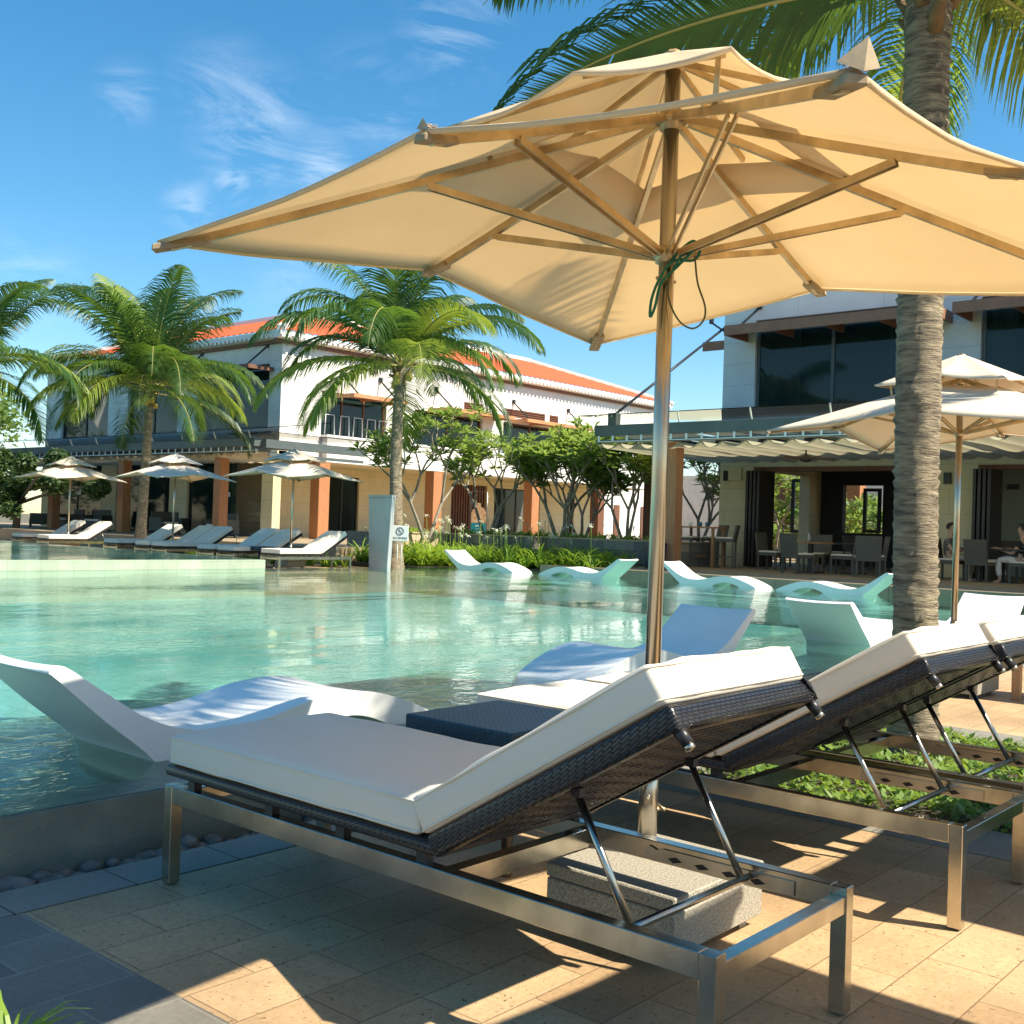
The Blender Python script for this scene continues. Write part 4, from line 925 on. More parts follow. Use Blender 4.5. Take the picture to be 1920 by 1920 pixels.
# white chair frames standing behind the balcony window
for u in (612, 640, 665, 690, 712):
    X0 = ux(u); h0 = ZP+.1
    MB().tube([(X0-.22, YF-.12, h0), (X0-.19, YF-.12, h0+.72), (X0+.21, YF-.12, h0+.72), (X0+.24, YF-.12, h0)], .022, 6).build('balcony_rail', WHITE, lb)
def sunshade(parent, axis, c, a0, a1, z, proj, m, th=.14, slats=True):
    s = MB()
    def bx(A0, A1, D0, D1, Z0, Z1):
        if axis == 'y': s.box(A0, A1, D0, D1, Z0, Z1)
        else: s.box(D0, D1, A0, A1, Z0, Z1)
    bx(a0, a1, c-proj, c-proj+.06, z, z+th); bx(a0, a0+.06, c-proj+.06, c, z, z+th); bx(a1-.06, a1, c-proj+.06, c, z, z+th)
    n = max(2, int((a1-a0)/1.3))
    for k in range(1, n): bx(a0+(a1-a0)*k/n-.03, a0+(a1-a0)*k/n+.03, c-proj+.06, c, z+.01, z+th-.03)
    bx(a0+.06, a1-.06, c-proj+.06, c-.01, z+th-.028, z+th-.005)
    o = s.build('sunshade', m, parent)
    for a in (a0+.4, a1-.4):
        p0 = (a, c, z+.95) if axis == 'y' else (c, a, z+.95); p1 = (a, c-proj+.2, z+th) if axis == 'y' else (c-proj+.2, a, z+th)
        MB().bar(p0, p1, .05, .05).build('tie_rod', BLACK, o)
        q = MB(); q.box(*( (a-.07, a+.07, c-.08, c-.002) if axis == 'y' else (c-.08, c-.002, a-.07, a+.07)), z+.88, z+1.05); q.build('bracket', BLACK, o)
    return o
sunshade(lb, 'y', YF, ux(620), ux(722), 5.72, 1.2, SHADEO)
sunshade(lb, 'y', YF, ux(800), ux(925), 5.72, 1.2, SHADEO)
sunshade(lb, 'y', YF, ux(948), ux(1072), 5.72, 1.2, SHADEO)
sunshade(lb, 'x', XF, uy(508), uy(362), 6.45, 1.1, BROWN)
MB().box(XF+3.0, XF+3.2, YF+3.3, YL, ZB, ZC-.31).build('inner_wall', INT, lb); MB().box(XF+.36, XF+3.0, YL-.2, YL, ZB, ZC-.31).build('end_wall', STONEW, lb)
# windows of the shaded wing
for a, b_, c, d in wl: window(lb, 'x', XF+.12, a, b_, c, d, 2)
# ground floor of the shaded wing: cream piers and dark glass
gp = [(uy(535), uy(495)), (uy(355), uy(322)), (uy(222), uy(194)), (uy(100), uy(83))]
gy0, gy1 = YF+.2, YL
ops = []; prev = None
edges = sorted([(a, b_) for a, b_ in gp])
mb = MB()
cur = gy0
glass = []
for a, b_ in edges:
    if a > cur+.2: glass.append((cur, a))
    mb.box(XF-.05, XF+.3, max(a, gy0), b_, ZB, 3.42); cur = max(cur, b_)
mb.box(XF-.06, XF+.35, YF-.0, YL, 3.421, ZS+.299); mb.build('pier', CREAMW, lb)
for a, b_ in glass:
    w_ = window(lb, 'x', XF+.05, a, b_, ZB+.02, 3.40, 2, .06, name='glass_door')
    st = MB(); ym = (a+b_)/2
    st.box(XF+.030, XF+.034, ym-.35, ym-.05, 1.95, 2.12); st.build('sticker', WHITE, w_)
# ground floor of the sunlit wing under the balcony
YG = YF+3.0
gx = lambda u: at(u, 960, y=YG).x
dops = [(gx(613), gx(672), ZB, 3.0), (gx(845), gx(912), ZB, 3.05), (gx(926), gx(1012), ZB, 3.0), (gx(1062), gx(1076), ZB, 3.0)]
mb = MB(); wall_cells(mb, 'y', YG, YG+.3, XF+.4, gx(1128), ZB, ZS, dops); mb.build('lower_wall', CREAMW, lb)
for i, (a, b_, c, d) in enumerate(dops):
    if i == 1:
        s_ = MB()
        for k in range(14): s_.box(a+(b_-a)*k/14, a+(b_-a)*(k+.5)/14, YG+.02, YG+.07, c, d)
        s_.build('slat_screen', BROWN, lb)
    window(lb, 'y', YG+.1, a, b_, c, d, 2, .06, name='glass_door')
for u in (600, 813, 997, 1121):
    X0 = at(u, 960, y=YF-.1).x; MB().box(X0-.25, X0+.25, YF-.3, YF+.2, ZB, ZS-.002).build('column', ORANGE if u < 1100 else BROWN, lb, bevel=.01, seg=1)
MB().box(XE-.35, XE, YF+.36, YF+9, ZS, ZC-.31).build('end_wall', STONEW, lb)
MB().box(XF+.36, XE, YF+9, YF+9.3, ZB, ZC-.31).build('rear_wall', STONEW, lb)
# pale single storey wall carrying on to the right, with brown shutters
mb = MB(); mb.box(gx(1128), 78, YG+1.5, YG+1.8, ZB, 3.9); gw = mb.build('garden_wall', STONEW); tag(gw, 'low pale wall running right from the white building behind the frangipanis', 'wall')
for u in (1158, 1208, 1290, 1318): 
    X0 = at(u, 960, y=YG+1.4).x; MB().box(X0-.25, X0+.25, YG+1.43, YG+1.49, ZB+.2, 2.6).build('shutter', BROWN, gw)
# cornice and roof
def cornice_run(mb, mbb, axis, a0, a1, c):
    prof = [(0, ZC), (-.12, ZC), (-.12, ZC+.10), (0, ZC+.10)]
    def put(m, pr_, A0, A1):
        if axis == 'y': m.prism([(c+p[0], p[1]) for p in pr_], A0, A1, 'x')
        else:
            m.prism([(c+p[0], p[1]) for p in pr_], A0, A1, 'y')
    put(mbb, prof, a0, a1)
    put(mb, [(0, ZC+.101), (-.2, ZC+.14), (-.42, ZC+.24), (-.42, ZC+.38), (0, ZC+.38)], a0, a1)
    n = int((a1-a0)/.26)
    for k in range(n):       # scalloped drops under the eave
        q = a0+(k+.5)*.26; r = .075
        pol = [(-.425, ZC+.25), (-.425, ZC+.24-r*1.2), (-.40, ZC+.24-r*1.2), (-.40, ZC+.25)]
        put(mb, pol, q-r, q+r)
mb, mbb = MB(), MB()
cornice_run(mb, mbb, 'y', XF-.42, XE+.42, YF); cornice_run(mb, mbb, 'x', YF+.001, YL+.42, XF)
mb.build('cornice', WHITE, lb, recalc=True); mbb.build('brown_moulding', BROWN, lb)
ZE = ZC+.385; RUN = 5.4; ZRIDGE = at(760, 630, y=YF-.45+RUN).z
def slope(axis, c, a0, a1, hip1=True):
    mb = MB(); st = .09; n = int((a1-a0)/st); rows = []
    for i in range(n+1):
        a = a0+st*i; te = max(0.0, min(1, (a-a0)/RUN, ((a1-a)/RUN) if hip1 else 1))
        wv = .045*abs(math.sin(math.pi*(a-a0)/.36))
        rows.append([(a, c+RUN*te*q, ZE+(ZRIDGE-ZE)*te*q+wv) for q in (0, .5, 1)])
    vs = [(p if axis == 'y' else (p[1], p[0], p[2])) for r_ in rows for p in r_]
    fs = [(3*i+k, 3*i+k+1, 3*(i+1)+k+1, 3*(i+1)+k) for i in range(n) for k in (0, 1)]
    mb.add(vs, fs, 0, False); return mb
m1 = slope('y', YF-.45, XF-.45, XE+.45); m2 = slope('x', XF-.45, YF-.45, YL+.45)
m1.add(m2.v, m2.f); ro = m1.build('roof', TILE, lb, recalc=False)
cap = MB(); e = .14
P1 = Vector((XF-.45, YF-.45, ZE+.06)); P2 = Vector((XF-.45+RUN, YF-.45+RUN, ZRIDGE+.06)); P3 = Vector((XE+.45-RUN, P2.y, P2.z)); P4 = Vector((XE+.45, YF-.45, ZE+.06)); P5 = Vector((P2.x, YL+.45-RUN, P2.z)); P6 = Vector((XF-.45, YL+.45, ZE+.06))
for a, b_ in ((P1, P2), (P2, P3), (P3, P4), (P2, P5), (P5, P6)): cap.bar(a+(b_-a).normalized()*.05, b_, .30, .16)
cap.build('ridge_cap', WHITE, ro)
mb = MB(); mb.box(P2.x, P3.x, P2.y+.02, P2.y+5, ZE, ZE+.05); mb.box(P2.x+.02, P2.x+5, P2.y+5, P5.y, ZE, ZE+.05); mb.build('roof_deck', INT, ro)

# ---- pergolas
def pergola(root, axis_x, y0, y1, wallx, zg, zb, label, posts, fabric=True, phase=0, zglass=4.45):
    t = empty(root, (0, 0, 0), 0, label, 'pergola', 'steel and timber pergolas with glass roofs')
    MB().box(axis_x-.15, axis_x+.12, y0, y1, zb-.27, zb).build('gutter_beam', GUTTER, t, bevel=.01, seg=1)
    MB().box(axis_x-.10, axis_x+.08, y0+.02, y1-.02, zb-.43, zb-.36).build('lower_beam', GUTTER, t)
    r_ = MB(); n = int((y1-y0)/1.25)
    for k in range(n+1):
        y = y0+.15+(y1-y0-.3)*k/n; r_.box(axis_x+.121, wallx-.06, y-.04, y+.04, zb-.22, zb-.05)
    r_.build('rafters', GUTTER, t)
    cl = MB(); y = y0+.2
    while y < y1-.1: cl.box(axis_x-.17, axis_x-.152, y, y+.05, zb-.40, zb-.27); y += .42
    cl.build('clips', WHITE, t)
    MB().box(axis_x-.12, axis_x-.101, y0+.1, y1-.1, zb-.415, zb-.395).build('clip_rail', WHITE, t)
    g = MB(); g.add([(axis_x-.55, y0-.3, zb+.22), (wallx-.05, y0-.3, zglass), (wallx-.05, y1+.3, zglass), (axis_x-.55, y1+.3, zb+.22)], [(0, 1, 2, 3)])
    go = g.build('glass_roof', GLASSR, t); so = go.modifiers.new('thickness', 'SOLIDIFY'); so.thickness = .02
    sp = MB(); y = y0+.4
    while y < y1: MB().bar((axis_x, y, zb), (axis_x-.1, y, zb+.24), .03, .03).build('glass_spigot', WHITE, t); y += 1.9
    if fabric:
        mb = MB(); per = .58; nn = int((y1-y0)/per*8); vs = []
        xs_ = [axis_x-.05+(wallx-.15-axis_x)*i/6 for i in range(7)]
        for j in range(nn+1):
            y = y0+(y1-y0)*j/nn; ph = ((y-y0)/per+phase) % 1; sag = .15*(4*ph*(1-ph))
            for i, x in enumerate(xs_): vs.append((x, y, zb-.44-sag*(1+.12*math.sin(i*2.1+y))))
        mb.add(vs, [(7*j+i, 7*j+i+1, 7*(j+1)+i+1, 7*(j+1)+i) for j in range(nn) for i in range(6)], 0, True)
        mb.build('fabric_shade', FABR, t, recalc=False)
    for (x, y, m_) in posts:
        MB().box(x-.17, x+.17, y-.19, y+.19, zg, zb-.435).build('post', m_, t, bevel=.01, seg=1)
    return t
GLASSD.node_tree.nodes['Principled BSDF'].inputs['Alpha'].default_value = .62
GLASSR = bpy.data.materials.new('roof_glass'); GLASSR.use_nodes = True; _t = GLASSR.node_tree; _t.nodes.remove(_t.nodes['Principled BSDF'])
_a = N(_t, 'ShaderNodeBsdfTransparent'); _a.inputs[0].default_value = (.93, .96, .95, 1); _b = N(_t, 'ShaderNodeBsdfGlossy', Roughness=.03); _f = N(_t, 'ShaderNodeFresnel', IOR=1.45)
_m = N(_t, 'ShaderNodeMixShader'); _t.links.new(_f.outputs[0], _m.inputs[0]); _t.links.new(_a.outputs[0], _m.inputs[1]); _t.links.new(_b.outputs[0], _m.inputs[2]); _t.links.new(_m.outputs[0], _t.nodes['Material Output'].inputs[0])
XR = 28.0; XPR = 22.5
pergola('pergola', XPR, -9, at(1121, 805, x=XPR).y, XR, ZT, 3.78, 'grey pergola with scalloped fabric in front of the cafe on the right',
        [(XPR+.35, at(1260, 950, x=XPR+.35).y, ORANGE), (27.4, at(1222, 950, x=27.4).y, BROWN), (XPR+.35, 5.4, ORANGE), (XPR+.35, -2, ORANGE)])
XPL = 21.6
pergola('pergola', XPL, at(484, 830, x=XPL).y, 62, XF-.1, ZB, 3.75, 'long grey pergola in front of the shaded wing on the left',
        [(XPL+.35, at(u, 950, x=XPL+.35).y, ORANGE) for u in (413, 232, 101)] + [(XPL+.35, 56, BROWN)])
# short return of the left pergola towards the balcony
t = empty('glass_canopy', (0, 0, 0), 0, 'small glass topped canopy between the left pergola and the white balcony', 'canopy')
y0 = at(484, 830, x=XPL).y
MB().box(XPL+.13, xs-.4, y0-.25, y0-.02, 3.45, 3.72).build('beam', GUTTER, t); MB().box(XPL+.2, xs-.45, y0-.3, YF-.6, 3.95, 3.97).build('glass_roof', GLASSR, t)
MB().box(XPL+.3, xs-.5, y0-.2, y0-.15, 3.2, 3.3).build('rail', GUTTER, t)

# ---- cafe building on the right
cb = empty('cafe_building', (0, 0, 0), 0, 'grey white two storey cafe building with wide openings on the right', 'building')
cy = lambda u, v=850, x=XR: at(u, v, x=x).y
YC = at(1356, 700, x=XR).y
DH = at(1410, 876, x=XR).z
W1 = (cy(1715, 700), cy(1415, 700), 4.68, 7.19); W2 = (W1[0]-(cy(1715, 700)-cy(1837, 700))-7.5, cy(1837, 700), 4.68, 7.19)
D1 = (cy(1735, 950), cy(1412, 950), ZT, DH); D2 = (-9, cy(1833, 950), ZT, DH)
mb = MB(); wall_cells(mb, 'x', XR, XR+.35, -12, YC, 3.9, 8.2, [W1, W2]); mb.build('upper_wall', GREYW, cb)
mb = MB(); wall_cells(mb, 'x', XR, XR+.35, -12, YC, ZT, 3.899, [D1, D2]); mb.build('lower_wall', CREAMW, cb)
MB().box(XR+.36, 36, YC-.35, YC, 3.9, 8.2).build('side_wall', GREYW, cb)
wo = [(29.2, 33.0, ZT, 3.1)]
mb = MB(); wall_cells(mb, 'y', YC-.35, YC, XR+.36, 34.0, ZT, 3.899, wo); mb.build('side_wall', CREAMW, cb)
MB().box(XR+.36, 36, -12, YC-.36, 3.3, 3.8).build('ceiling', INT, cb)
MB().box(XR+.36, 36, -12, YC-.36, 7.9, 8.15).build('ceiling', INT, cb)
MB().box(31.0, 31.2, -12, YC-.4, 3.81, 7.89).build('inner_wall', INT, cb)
MB().box(XR-.05, 36.2, -12.2, YC+.02, 8.201, 8.32).build('roof', GUTTER, cb)
BW = 33.8
bo = [(cy(1530, 950, BW), cy(1434, 950, BW), at(1480, 1000, x=BW).z, at(1480, 893, x=BW).z), (cy(1655, 950, BW), cy(1580, 950, BW), at(1620, 1000, x=BW).z, at(1620, 910, x=BW).z)]
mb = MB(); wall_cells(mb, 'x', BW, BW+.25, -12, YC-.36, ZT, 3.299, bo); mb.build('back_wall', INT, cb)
for (a, b_, c, d) in bo:      # a glazed leaf standing half open in each back opening
    window(cb, 'x', BW-.12, a+.02, a+(b_-a)*.45, c+.02, d-.1, 1, .10, fm=BLACK, pm=GLASSR, name='door_leaf')
MB().box(31.3, 31.5, -12, cy(1872, 950, 31.3), ZT, 3.299).build('partition_wall', INTG, cb)
l_ = MB(); q = at(1900, 913, x=31.28); l_.box(31.2, 31.298, q.y-.14, q.y+.14, q.z-.07, q.z+.07); l_.build('wall_lamp', BLACK, cb)
for W_ in (W1, W2): window(cb, 'x', XR+.10, *W_, 2 if W_ is W1 else 3, .09, fm=GUTTER)
MB().box(XR-.02, XR+.36, W1[0]-.06, W1[1]+.06, 4.60, 4.679).build('sill', WHITE, cb)
MB().box(XR-.02, XR+.36, W2[0]-.06, W2[1]+.06, 4.60, 4.679).build('sill', WHITE, cb)
def curtain(y0, y1, z0, z1, x):
    mb = MB(); n = int((y1-y0)/.03); vs = []
    for i in range(n+1):
        y = y0+(y1-y0)*i/n; o = .04*math.sin(i*1.3)+.015*math.sin(i*.41); vs += [(x+o, y, z0), (x+o, y, z1)]
    mb.add(vs, [(2*i, 2*i+2, 2*i+3, 2*i+1) for i in range(n)], 0, True); return mb.build('curtain', CURT, cb, recalc=False)
CURT = mat('sheer_curtain', (.62, .62, .58), .9, trans=(.3, (.6, .6, .55)))
curtain(W1[1]-1.1, W1[1]-.1, 4.72, 7.1, XR+.55); curtain(W1[0]+.1, W1[0]+.9, 4.72, 7.1, XR+.55); curtain(W2[1]-.7, W2[1]-.1, 4.72, 7.1, XR+.55)
for W_ in (W1, W2):
    ymid = W_[1]-1.9; lm = MB(); lm.tube([(XR+1.4, ymid, 5.9), (XR+1.4, ymid, 6.25)], [.34, .28], 20); lm.tube([(XR+1.4, ymid, 6.25), (XR+1.4, ymid, 7.85)], .015, 6); lm.build('drum_lamp', CURT, cb)
    tb_ = MB(); tb_.box(XR+.9, XR+1.9, ymid-1.2, ymid+1.0, 4.85, 4.9); tb_.box(XR+1.3, XR+1.5, ymid-.2, ymid, 3.81, 4.85); tb_.build('upper_table', WHITE, cb)
# curtain strip inside the first window
MB().box(XR+.30, XR+.33, W1[1]-.65, W1[1]-.5, 4.75, 7.1).build('curtain', GREYP, cb)
XS = XR-1.25; zs = at(1500, 615, x=XS).z
sunshade(cb, 'x', XR, cy(1752, 610, XS), cy(1357, 630, XS), zs, 1.25, SHADE, .27)
sunshade(cb, 'x', XR, W2[0]-.5, cy(1785, 590, XS), zs, 1.25, SHADE, .27)
s_ = sunshade(cb, 'y', YC+1.25, 28.9, 33, zs+.02, 1.2, SHADE, .27)
for D_ in (D1, D2):
    f = MB(); a, b_ = D_[0], D_[1]
    f.box(XR-.03, XR+.36, a, b_, DH-.12, DH-.002); fo = f.build('door_frame', BROWN, cb)
    for k in range(4):        # folded leaves stacked at the left jamb
        MB().box(XR-.55, XR+.34, b_-.05-.115*k-.07, b_-.05-.115*k, ZT+.02, DH-.13).build('folding_door_leaf', DARKM, cb)
    MB().bar((XR-.57, b_-.30, 1.2), (XR-.57, b_-.30, 1.9), .03, .02).build('handle', STEELD, fo)
for (u, v, w_, h_, m_) in ((1363, 892, .16, .28, BLACK), (1379, 889, .42, .36, CREAMW), (1777, 897, .16, .28, BLACK)):
    q = at(u, v, x=XR-.05); MB().box(XR-.12, XR-.003, q.y-w_/2, q.y+w_/2, q.z-h_/2, q.z+h_/2).build('wall_lamp', m_, cb)
# long tie rod holding the glass roof
tr_ = empty('tie_rod_stay', (0, 0, 0), 0, 'long dark steel rod running from the cafe wall down to the pergola end', 'tie rod')
p0 = at(1152, 778, x=XPR); p1 = at(1362, 612, x=XR-.05); MB().tube([p0, p1], .035, 8).build('rod', BLACK, tr_)
MB().box(p0.x-.1, p0.x+.1, p0.y-.12, p0.y+.12, p0.z-.35, p0.z+.04).build('bracket', GUTTER, tr_)
# ceiling fan under the pergola
fp = at(1511, 860, x=24.6); t = empty('ceiling_fan', (fp.x, fp.y, fp.z), 0, 'dark ceiling fan hanging under the fabric shade of the cafe', 'ceiling fan')
MB().tube([(0, 0, -.08), (0, 0, -.05), (0, 0, .04), (0, 0, .08)], [.08, .13, .13, .06], 14).build('motor', DARKM, t)
MB().tube([(0, 0, .08), (0, 0, .34)], .02, 8).build('down_rod', DARKM, t)
for k in range(5):
    a = k*2*math.pi/5+.3; d = Vector((math.cos(a), math.sin(a), 0)); MB().bar(d*.12, d*.68+Vector((0, 0, .01)), .13, .012, up=(0, .1, 1)).build('blade', BROWN, t)
# columns and wall behind the cafe
for i, (u, m_) in enumerate(((1466, BROWN), (1512, ORANGE), (1603, ORANGE), (1455, BROWN))):
    q = at(u, 950, x=41+.3*i); o = MB().box(q.x-.28, q.x+.28, q.y-.3, q.y+.3, ZT-.01, 3.4).build('timber_column', m_)
    tag(o, ['brown column behind the cafe, left in the first opening', 'orange column behind the cafe glass leaf', 'orange column in the second cafe back opening', 'brown column at the left jamb of the first back opening'][i], 'column')
o = MB().box(46, 46.3, -10, 30, ZT-.01, 3.9).build('garden_wall', STONEW); tag(o, 'pale wall behind the cafe seen through its back openings', 'wall')

# ------------------------------------------------------------------ raised planter
def wpx(u, v, **k): return at(u, v, **k)
pl = empty('stone_planter', (0, 0, 0), 0, 'long raised stone planter with shaded and sunlit faces across the pool', 'planter')
ZPL = .96
def seg(x0, x1, y0, y1, m_, nm='wall_panel'): MB().box(x0, x1, y0, y1, ZD, ZPL-.04).build(nm, m_, pl)
xa = at(755, 1010, y=22.2).x
seg(xa, 23.1, 22.2, 22.38, PLANT_LIT); seg(23.0, 23.18, 19.0, 22.19, PLANT_SHADED); seg(23.19, 23.5, 19.0, 19.18, PLANT_LIT); seg(23.42, 23.6, 15.35, 18.99, PLANT_SHADED); seg(23.61, 26.5, 15.35, 15.53, PLANT_SHADED); seg(xa, xa+.18, 22.39, 24.5, PLANT_SHADED)
cp = MB()
cp.box(xa-.03, 23.21, 22.17, 22.41, ZPL-.038, ZPL); cp.box(22.97, 23.21, 19.22, 22.169, ZPL-.038, ZPL); cp.box(22.97, 23.63, 18.97, 19.219, ZPL-.038, ZPL); cp.box(23.39, 23.63, 15.32, 18.969, ZPL-.038, ZPL); cp.box(23.631, 26.5, 15.32, 15.56, ZPL-.038, ZPL)
cp.build('coping', PLANT_LIT, pl)
so_ = MB(); so_.box(xa+.181, 27.8, 22.381, 24.4, ZD, .86); so_.box(23.181, 27.8, 19.19, 22.38, ZD, .86); so_.box(23.601, 26.5, 15.531, 19.189, ZD, .86); so_.build('soil', SOIL, pl)
# ------------------------------------------------------------------ grey panel, pool sign, poster stand
q = at(712, 1058, x=17.75); gp_ = MB(); gp_.v = []
h_ = 1.72
def taper(w0, w1, d0, d1, h):
    m_ = MB(); m_.add([Vector((sx*(w0 if k == 0 else w1)/2, sy*(d0 if k == 0 else d1)/2, 0 if k == 0 else h)) for k in (0, 1) for sx, sy in ((-1, -1), (1, -1), (1, 1), (-1, 1))], [(0, 3, 2, 1), (4, 5, 6, 7), (0, 1, 5, 4), (1, 2, 6, 5), (2, 3, 7, 6), (3, 0, 4, 7)]); return m_
t = empty('shower_column', (q.x, q.y, ZD), R(90), 'tall tapered grey panel standing left of the middle palm trunk', 'outdoor shower')
taper(.62, .80, .12, .12, 1.72).build('panel', GREYP, t, bevel=.01, seg=1); m_ = taper(.81, .81, .135, .135, .06); m_.v = [(a, b_, c+1.722) for a, b_, c in m_.v]; m_.build('cap', GREYP, t)
q = at(748, 1058, x=18.3); t = empty('pool_sign', (q.x, q.y, ZD), R(-49), 'small white no diving sign on a thin white post by the palm', 'sign')
for dx in (-.05, .05): MB().tube([(dx, 0, 0), (dx, 0, .95)], .011, 8).build('post', WHITE, t)
bo_ = MB().box(-.20, .20, -.035, -.012, .72, 1.08).build('board', WHITE, t, bevel=.006, seg=1)
ringm = MB(); ringm.tube([(.085*math.cos(a*math.pi/12), -.037, .95+.085*math.sin(a*math.pi/12)) for a in range(25)], .008, 6); ringm.bar((-.055, -.037, 1.01), (.055, -.037, .89), .006, .012, up=(0, 1, 0))
ringm.tube([(-.02, -.037, .99), (-.005, -.037, .955), (.03, -.037, .93)], .010, 6); ringm.build('symbol', BLACK, bo_)
def text(s, loc, size, rot, m_, parent, al='CENTER'):
    c = bpy.data.curves.new('lettering', 'FONT'); c.body = s; c.size = size; c.align_x = al; c.extrude = .0015; c.materials.append(m_)
    _o = bpy.data.objects.new('lettering_curve', c); COL.objects.link(_o); me = bpy.data.meshes.new_from_object(_o.evaluated_get(bpy.context.evaluated_depsgraph_get())); bpy.data.objects.remove(_o)
    o = bpy.data.objects.new('lettering', me); COL.objects.link(o); o.location = loc; o.rotation_euler = rot; o.parent = parent; return o
text('NO DIVING', (0, -.037, .765), .068, (R(90), 0, 0), BLACK, bo_)
q = at(897, 985, x=26.5); t = empty('poster_stand', (q.x, q.y, ZB+.0), R(-49), 'poster on a thin metal stand with orange picture above and teal panel below', 'poster stand')
fz = MB(); fz.tube([(-.26, 0, 0), (-.26, 0, 1.78), (.26, 0, 1.78), (.26, 0, 0)], .014, 6); fz.build('frame', STEELD, t)
TEAL = mat('poster_teal', (.01, .22, .24), .5); POR = mat('poster_orange', (.50, .22, .08), .6, col2=(.72, .48, .28), vscale=9)
MB().box(-.235, .235, -.012, .012, .38, .78).build('lower_panel', TEAL, t)
pp_ = MB(); pp_.prism([(-.235, .781), (.235, .781), (.235, 1.12), (.17, 1.25), (.06, 1.30), (.05, 1.42), (-.06, 1.42), (-.08, 1.28), (-.19, 1.2), (-.235, 1.1)], -.012, .012, 'y'); pp_.build('picture', POR, t)
ti = MB()
for k in range(5): ti.box(-.10+k*.042, -.07+k*.042, -.015, -.013, .66, .70)
ti.box(-.08, .08, -.015, -.013, .57, .585); ti.build('title_marks', WHITE, t)

# ------------------------------------------------------------------ cafe furniture
def chair(name='dining_chair', h=.95, sh=.45, w=.54, bar=False):
    t = empty(name); l = .045
    for x in (0, w-l):
        for y in (0, w-l):
            MB().box(x, x+l, y, y+l, 0, sh-.08).build('leg', WICKG, t)
    MB().box(-.01, w+.01, -.01, w+.01, sh-.08, sh).build('seat', WICKG, t, bevel=.008, seg=2)
    MB().box(.01, w-.01, .03, w, sh+.001, sh+.045).build('cushion', CUSH, t, bevel=.015, seg=3)
    b = MB(); b.prism([(-.01, sh-.02), (.035, sh-.02), (-.04, h), (-.09, h)], -.01, w+.01, 'x'); 
    bo = b.build('backrest', WICKG, t, bevel=.008, seg=2)
    if bar:
        for x in (.005, w-.035): MB().box(x, x+.03, l, w-l, .28, .31).build('footrest', WICKG, t)
        MB().box(l, w-l, w-.04, w-.01, .24, .27).build('footrest', WICKG, t)
    return t
dc = chair(); bs = chair('bar_stool', 1.12, .76, .50, True)
GD = 'grey wicker dining chairs at the cafe'; GBS = 'grey wicker bar stools'
def put(o, u, v, rz, lab, grp, cat, first=False, z=ZT):
    q = at(u, 1060, x=v); c = o if first else dup(o)
    c.rotation_euler = (0, 0, R(rz)); off = Matrix.Rotation(R(rz), 3, 'Z') @ Vector((.23, .23, 0)); c.location = (q.x-off.x, q.y-off.y, z); tag(c, lab, cat, grp); return c
# backrest is on the -y side of the chair, so at 90 degrees it faces -x
put(dc, 1491, 24.6, -90-22, 'wicker dining chair with its tan back turned to the pool, left of the palm', GD, 'chair', True)
put(dc, 1445, 26.2, 180, 'dark wicker dining chair facing right beside the cafe door', GD, 'chair')
put(dc, 1585, 25.6, 12, 'wicker dining chair with pale cushion, nearest the palm trunk on its left', GD, 'chair')
put(dc, 1535, 26.6, 95, 'dark wicker dining chair behind the small wooden table', GD, 'chair')
put(dc, 1640, 26.2, 30, 'shadowed wicker dining chair half hidden by the palm trunk', GD, 'chair')
put(dc, 1838, 25.9, -90-15, 'wicker dining chair seen from behind, right of the palm trunk', GD, 'chair')
put(dc, 1778, 26.3, 180, 'wicker dining chair carrying the seated person in the striped shirt', GD, 'chair')
put(dc, 1925, 26.1, 0, 'wicker dining chair at the right edge under the person in white trousers', GD, 'chair')
put(bs, 1360, 25.6, 20, 'tall wicker bar stool with white cushion right of the bar table', GBS, 'bar stool', True)
put(bs, 1284, 25.2, 190, 'dark bar stool left of the bar table, next to the orange post', GBS, 'bar stool')
put(bs, 1338, 26.5, 60, 'dark bar stool behind the bar table against the wall', GBS, 'bar stool')
for (u, v, rz, lab) in ((1462, 29.5, 60, 'dim wicker dining chair deep inside the cafe, left of the small table'), (1560, 30.2, 200, 'dim wicker dining chair deep inside the cafe, under the back opening'), (1608, 30.2, 150, 'dim wicker dining chair facing the second back opening'), (1622, 24.7, -60, 'wicker dining chair right beside the palm trunk'), (1905, 29.6, 120, 'dim wicker dining chair at the right end of the cafe'), (1850, 27.3, 160, 'dim wicker dining chair behind the long dark table')):
    put(dc, u, v, rz, lab, GD, 'chair')
def table(name, u, v, w, d, h, lab, cat, ped=True, top=TABLEW, rz=0, z=ZT):
    q = at(u, 1060, x=v); t = empty(name, (q.x, q.y, z), R(rz), lab, cat)
    MB().box(-w/2, w/2, -d/2, d/2, h-.04, h).build('table_top', top, t, bevel=.004, seg=1)
    if ped:
        MB().box(-.05, .05, -.05, .05, .03, h-.041).build('pedestal', DARKM, t); MB().box(-.25, .25, -.25, .25, 0, .03).build('foot_plate', DARKM, t)
    else:
        for x in (-w/2+.06, w/2-.12):
            for y in (-d/2+.06, d/2-.12): MB().box(x, x+.06, y, y+.06, 0, h-.041).build('leg', TABLEW, t)
        MB().box(-w/2+.1, w/2-.1, -.03, .03, .25, .31).build('stretcher', TABLEW, t)
    return t, q
tb, q = table('bar_table', 1314, 25.5, .7, 1.15, 1.06, 'high wooden bar table beside the orange pergola post', 'bar table', False)
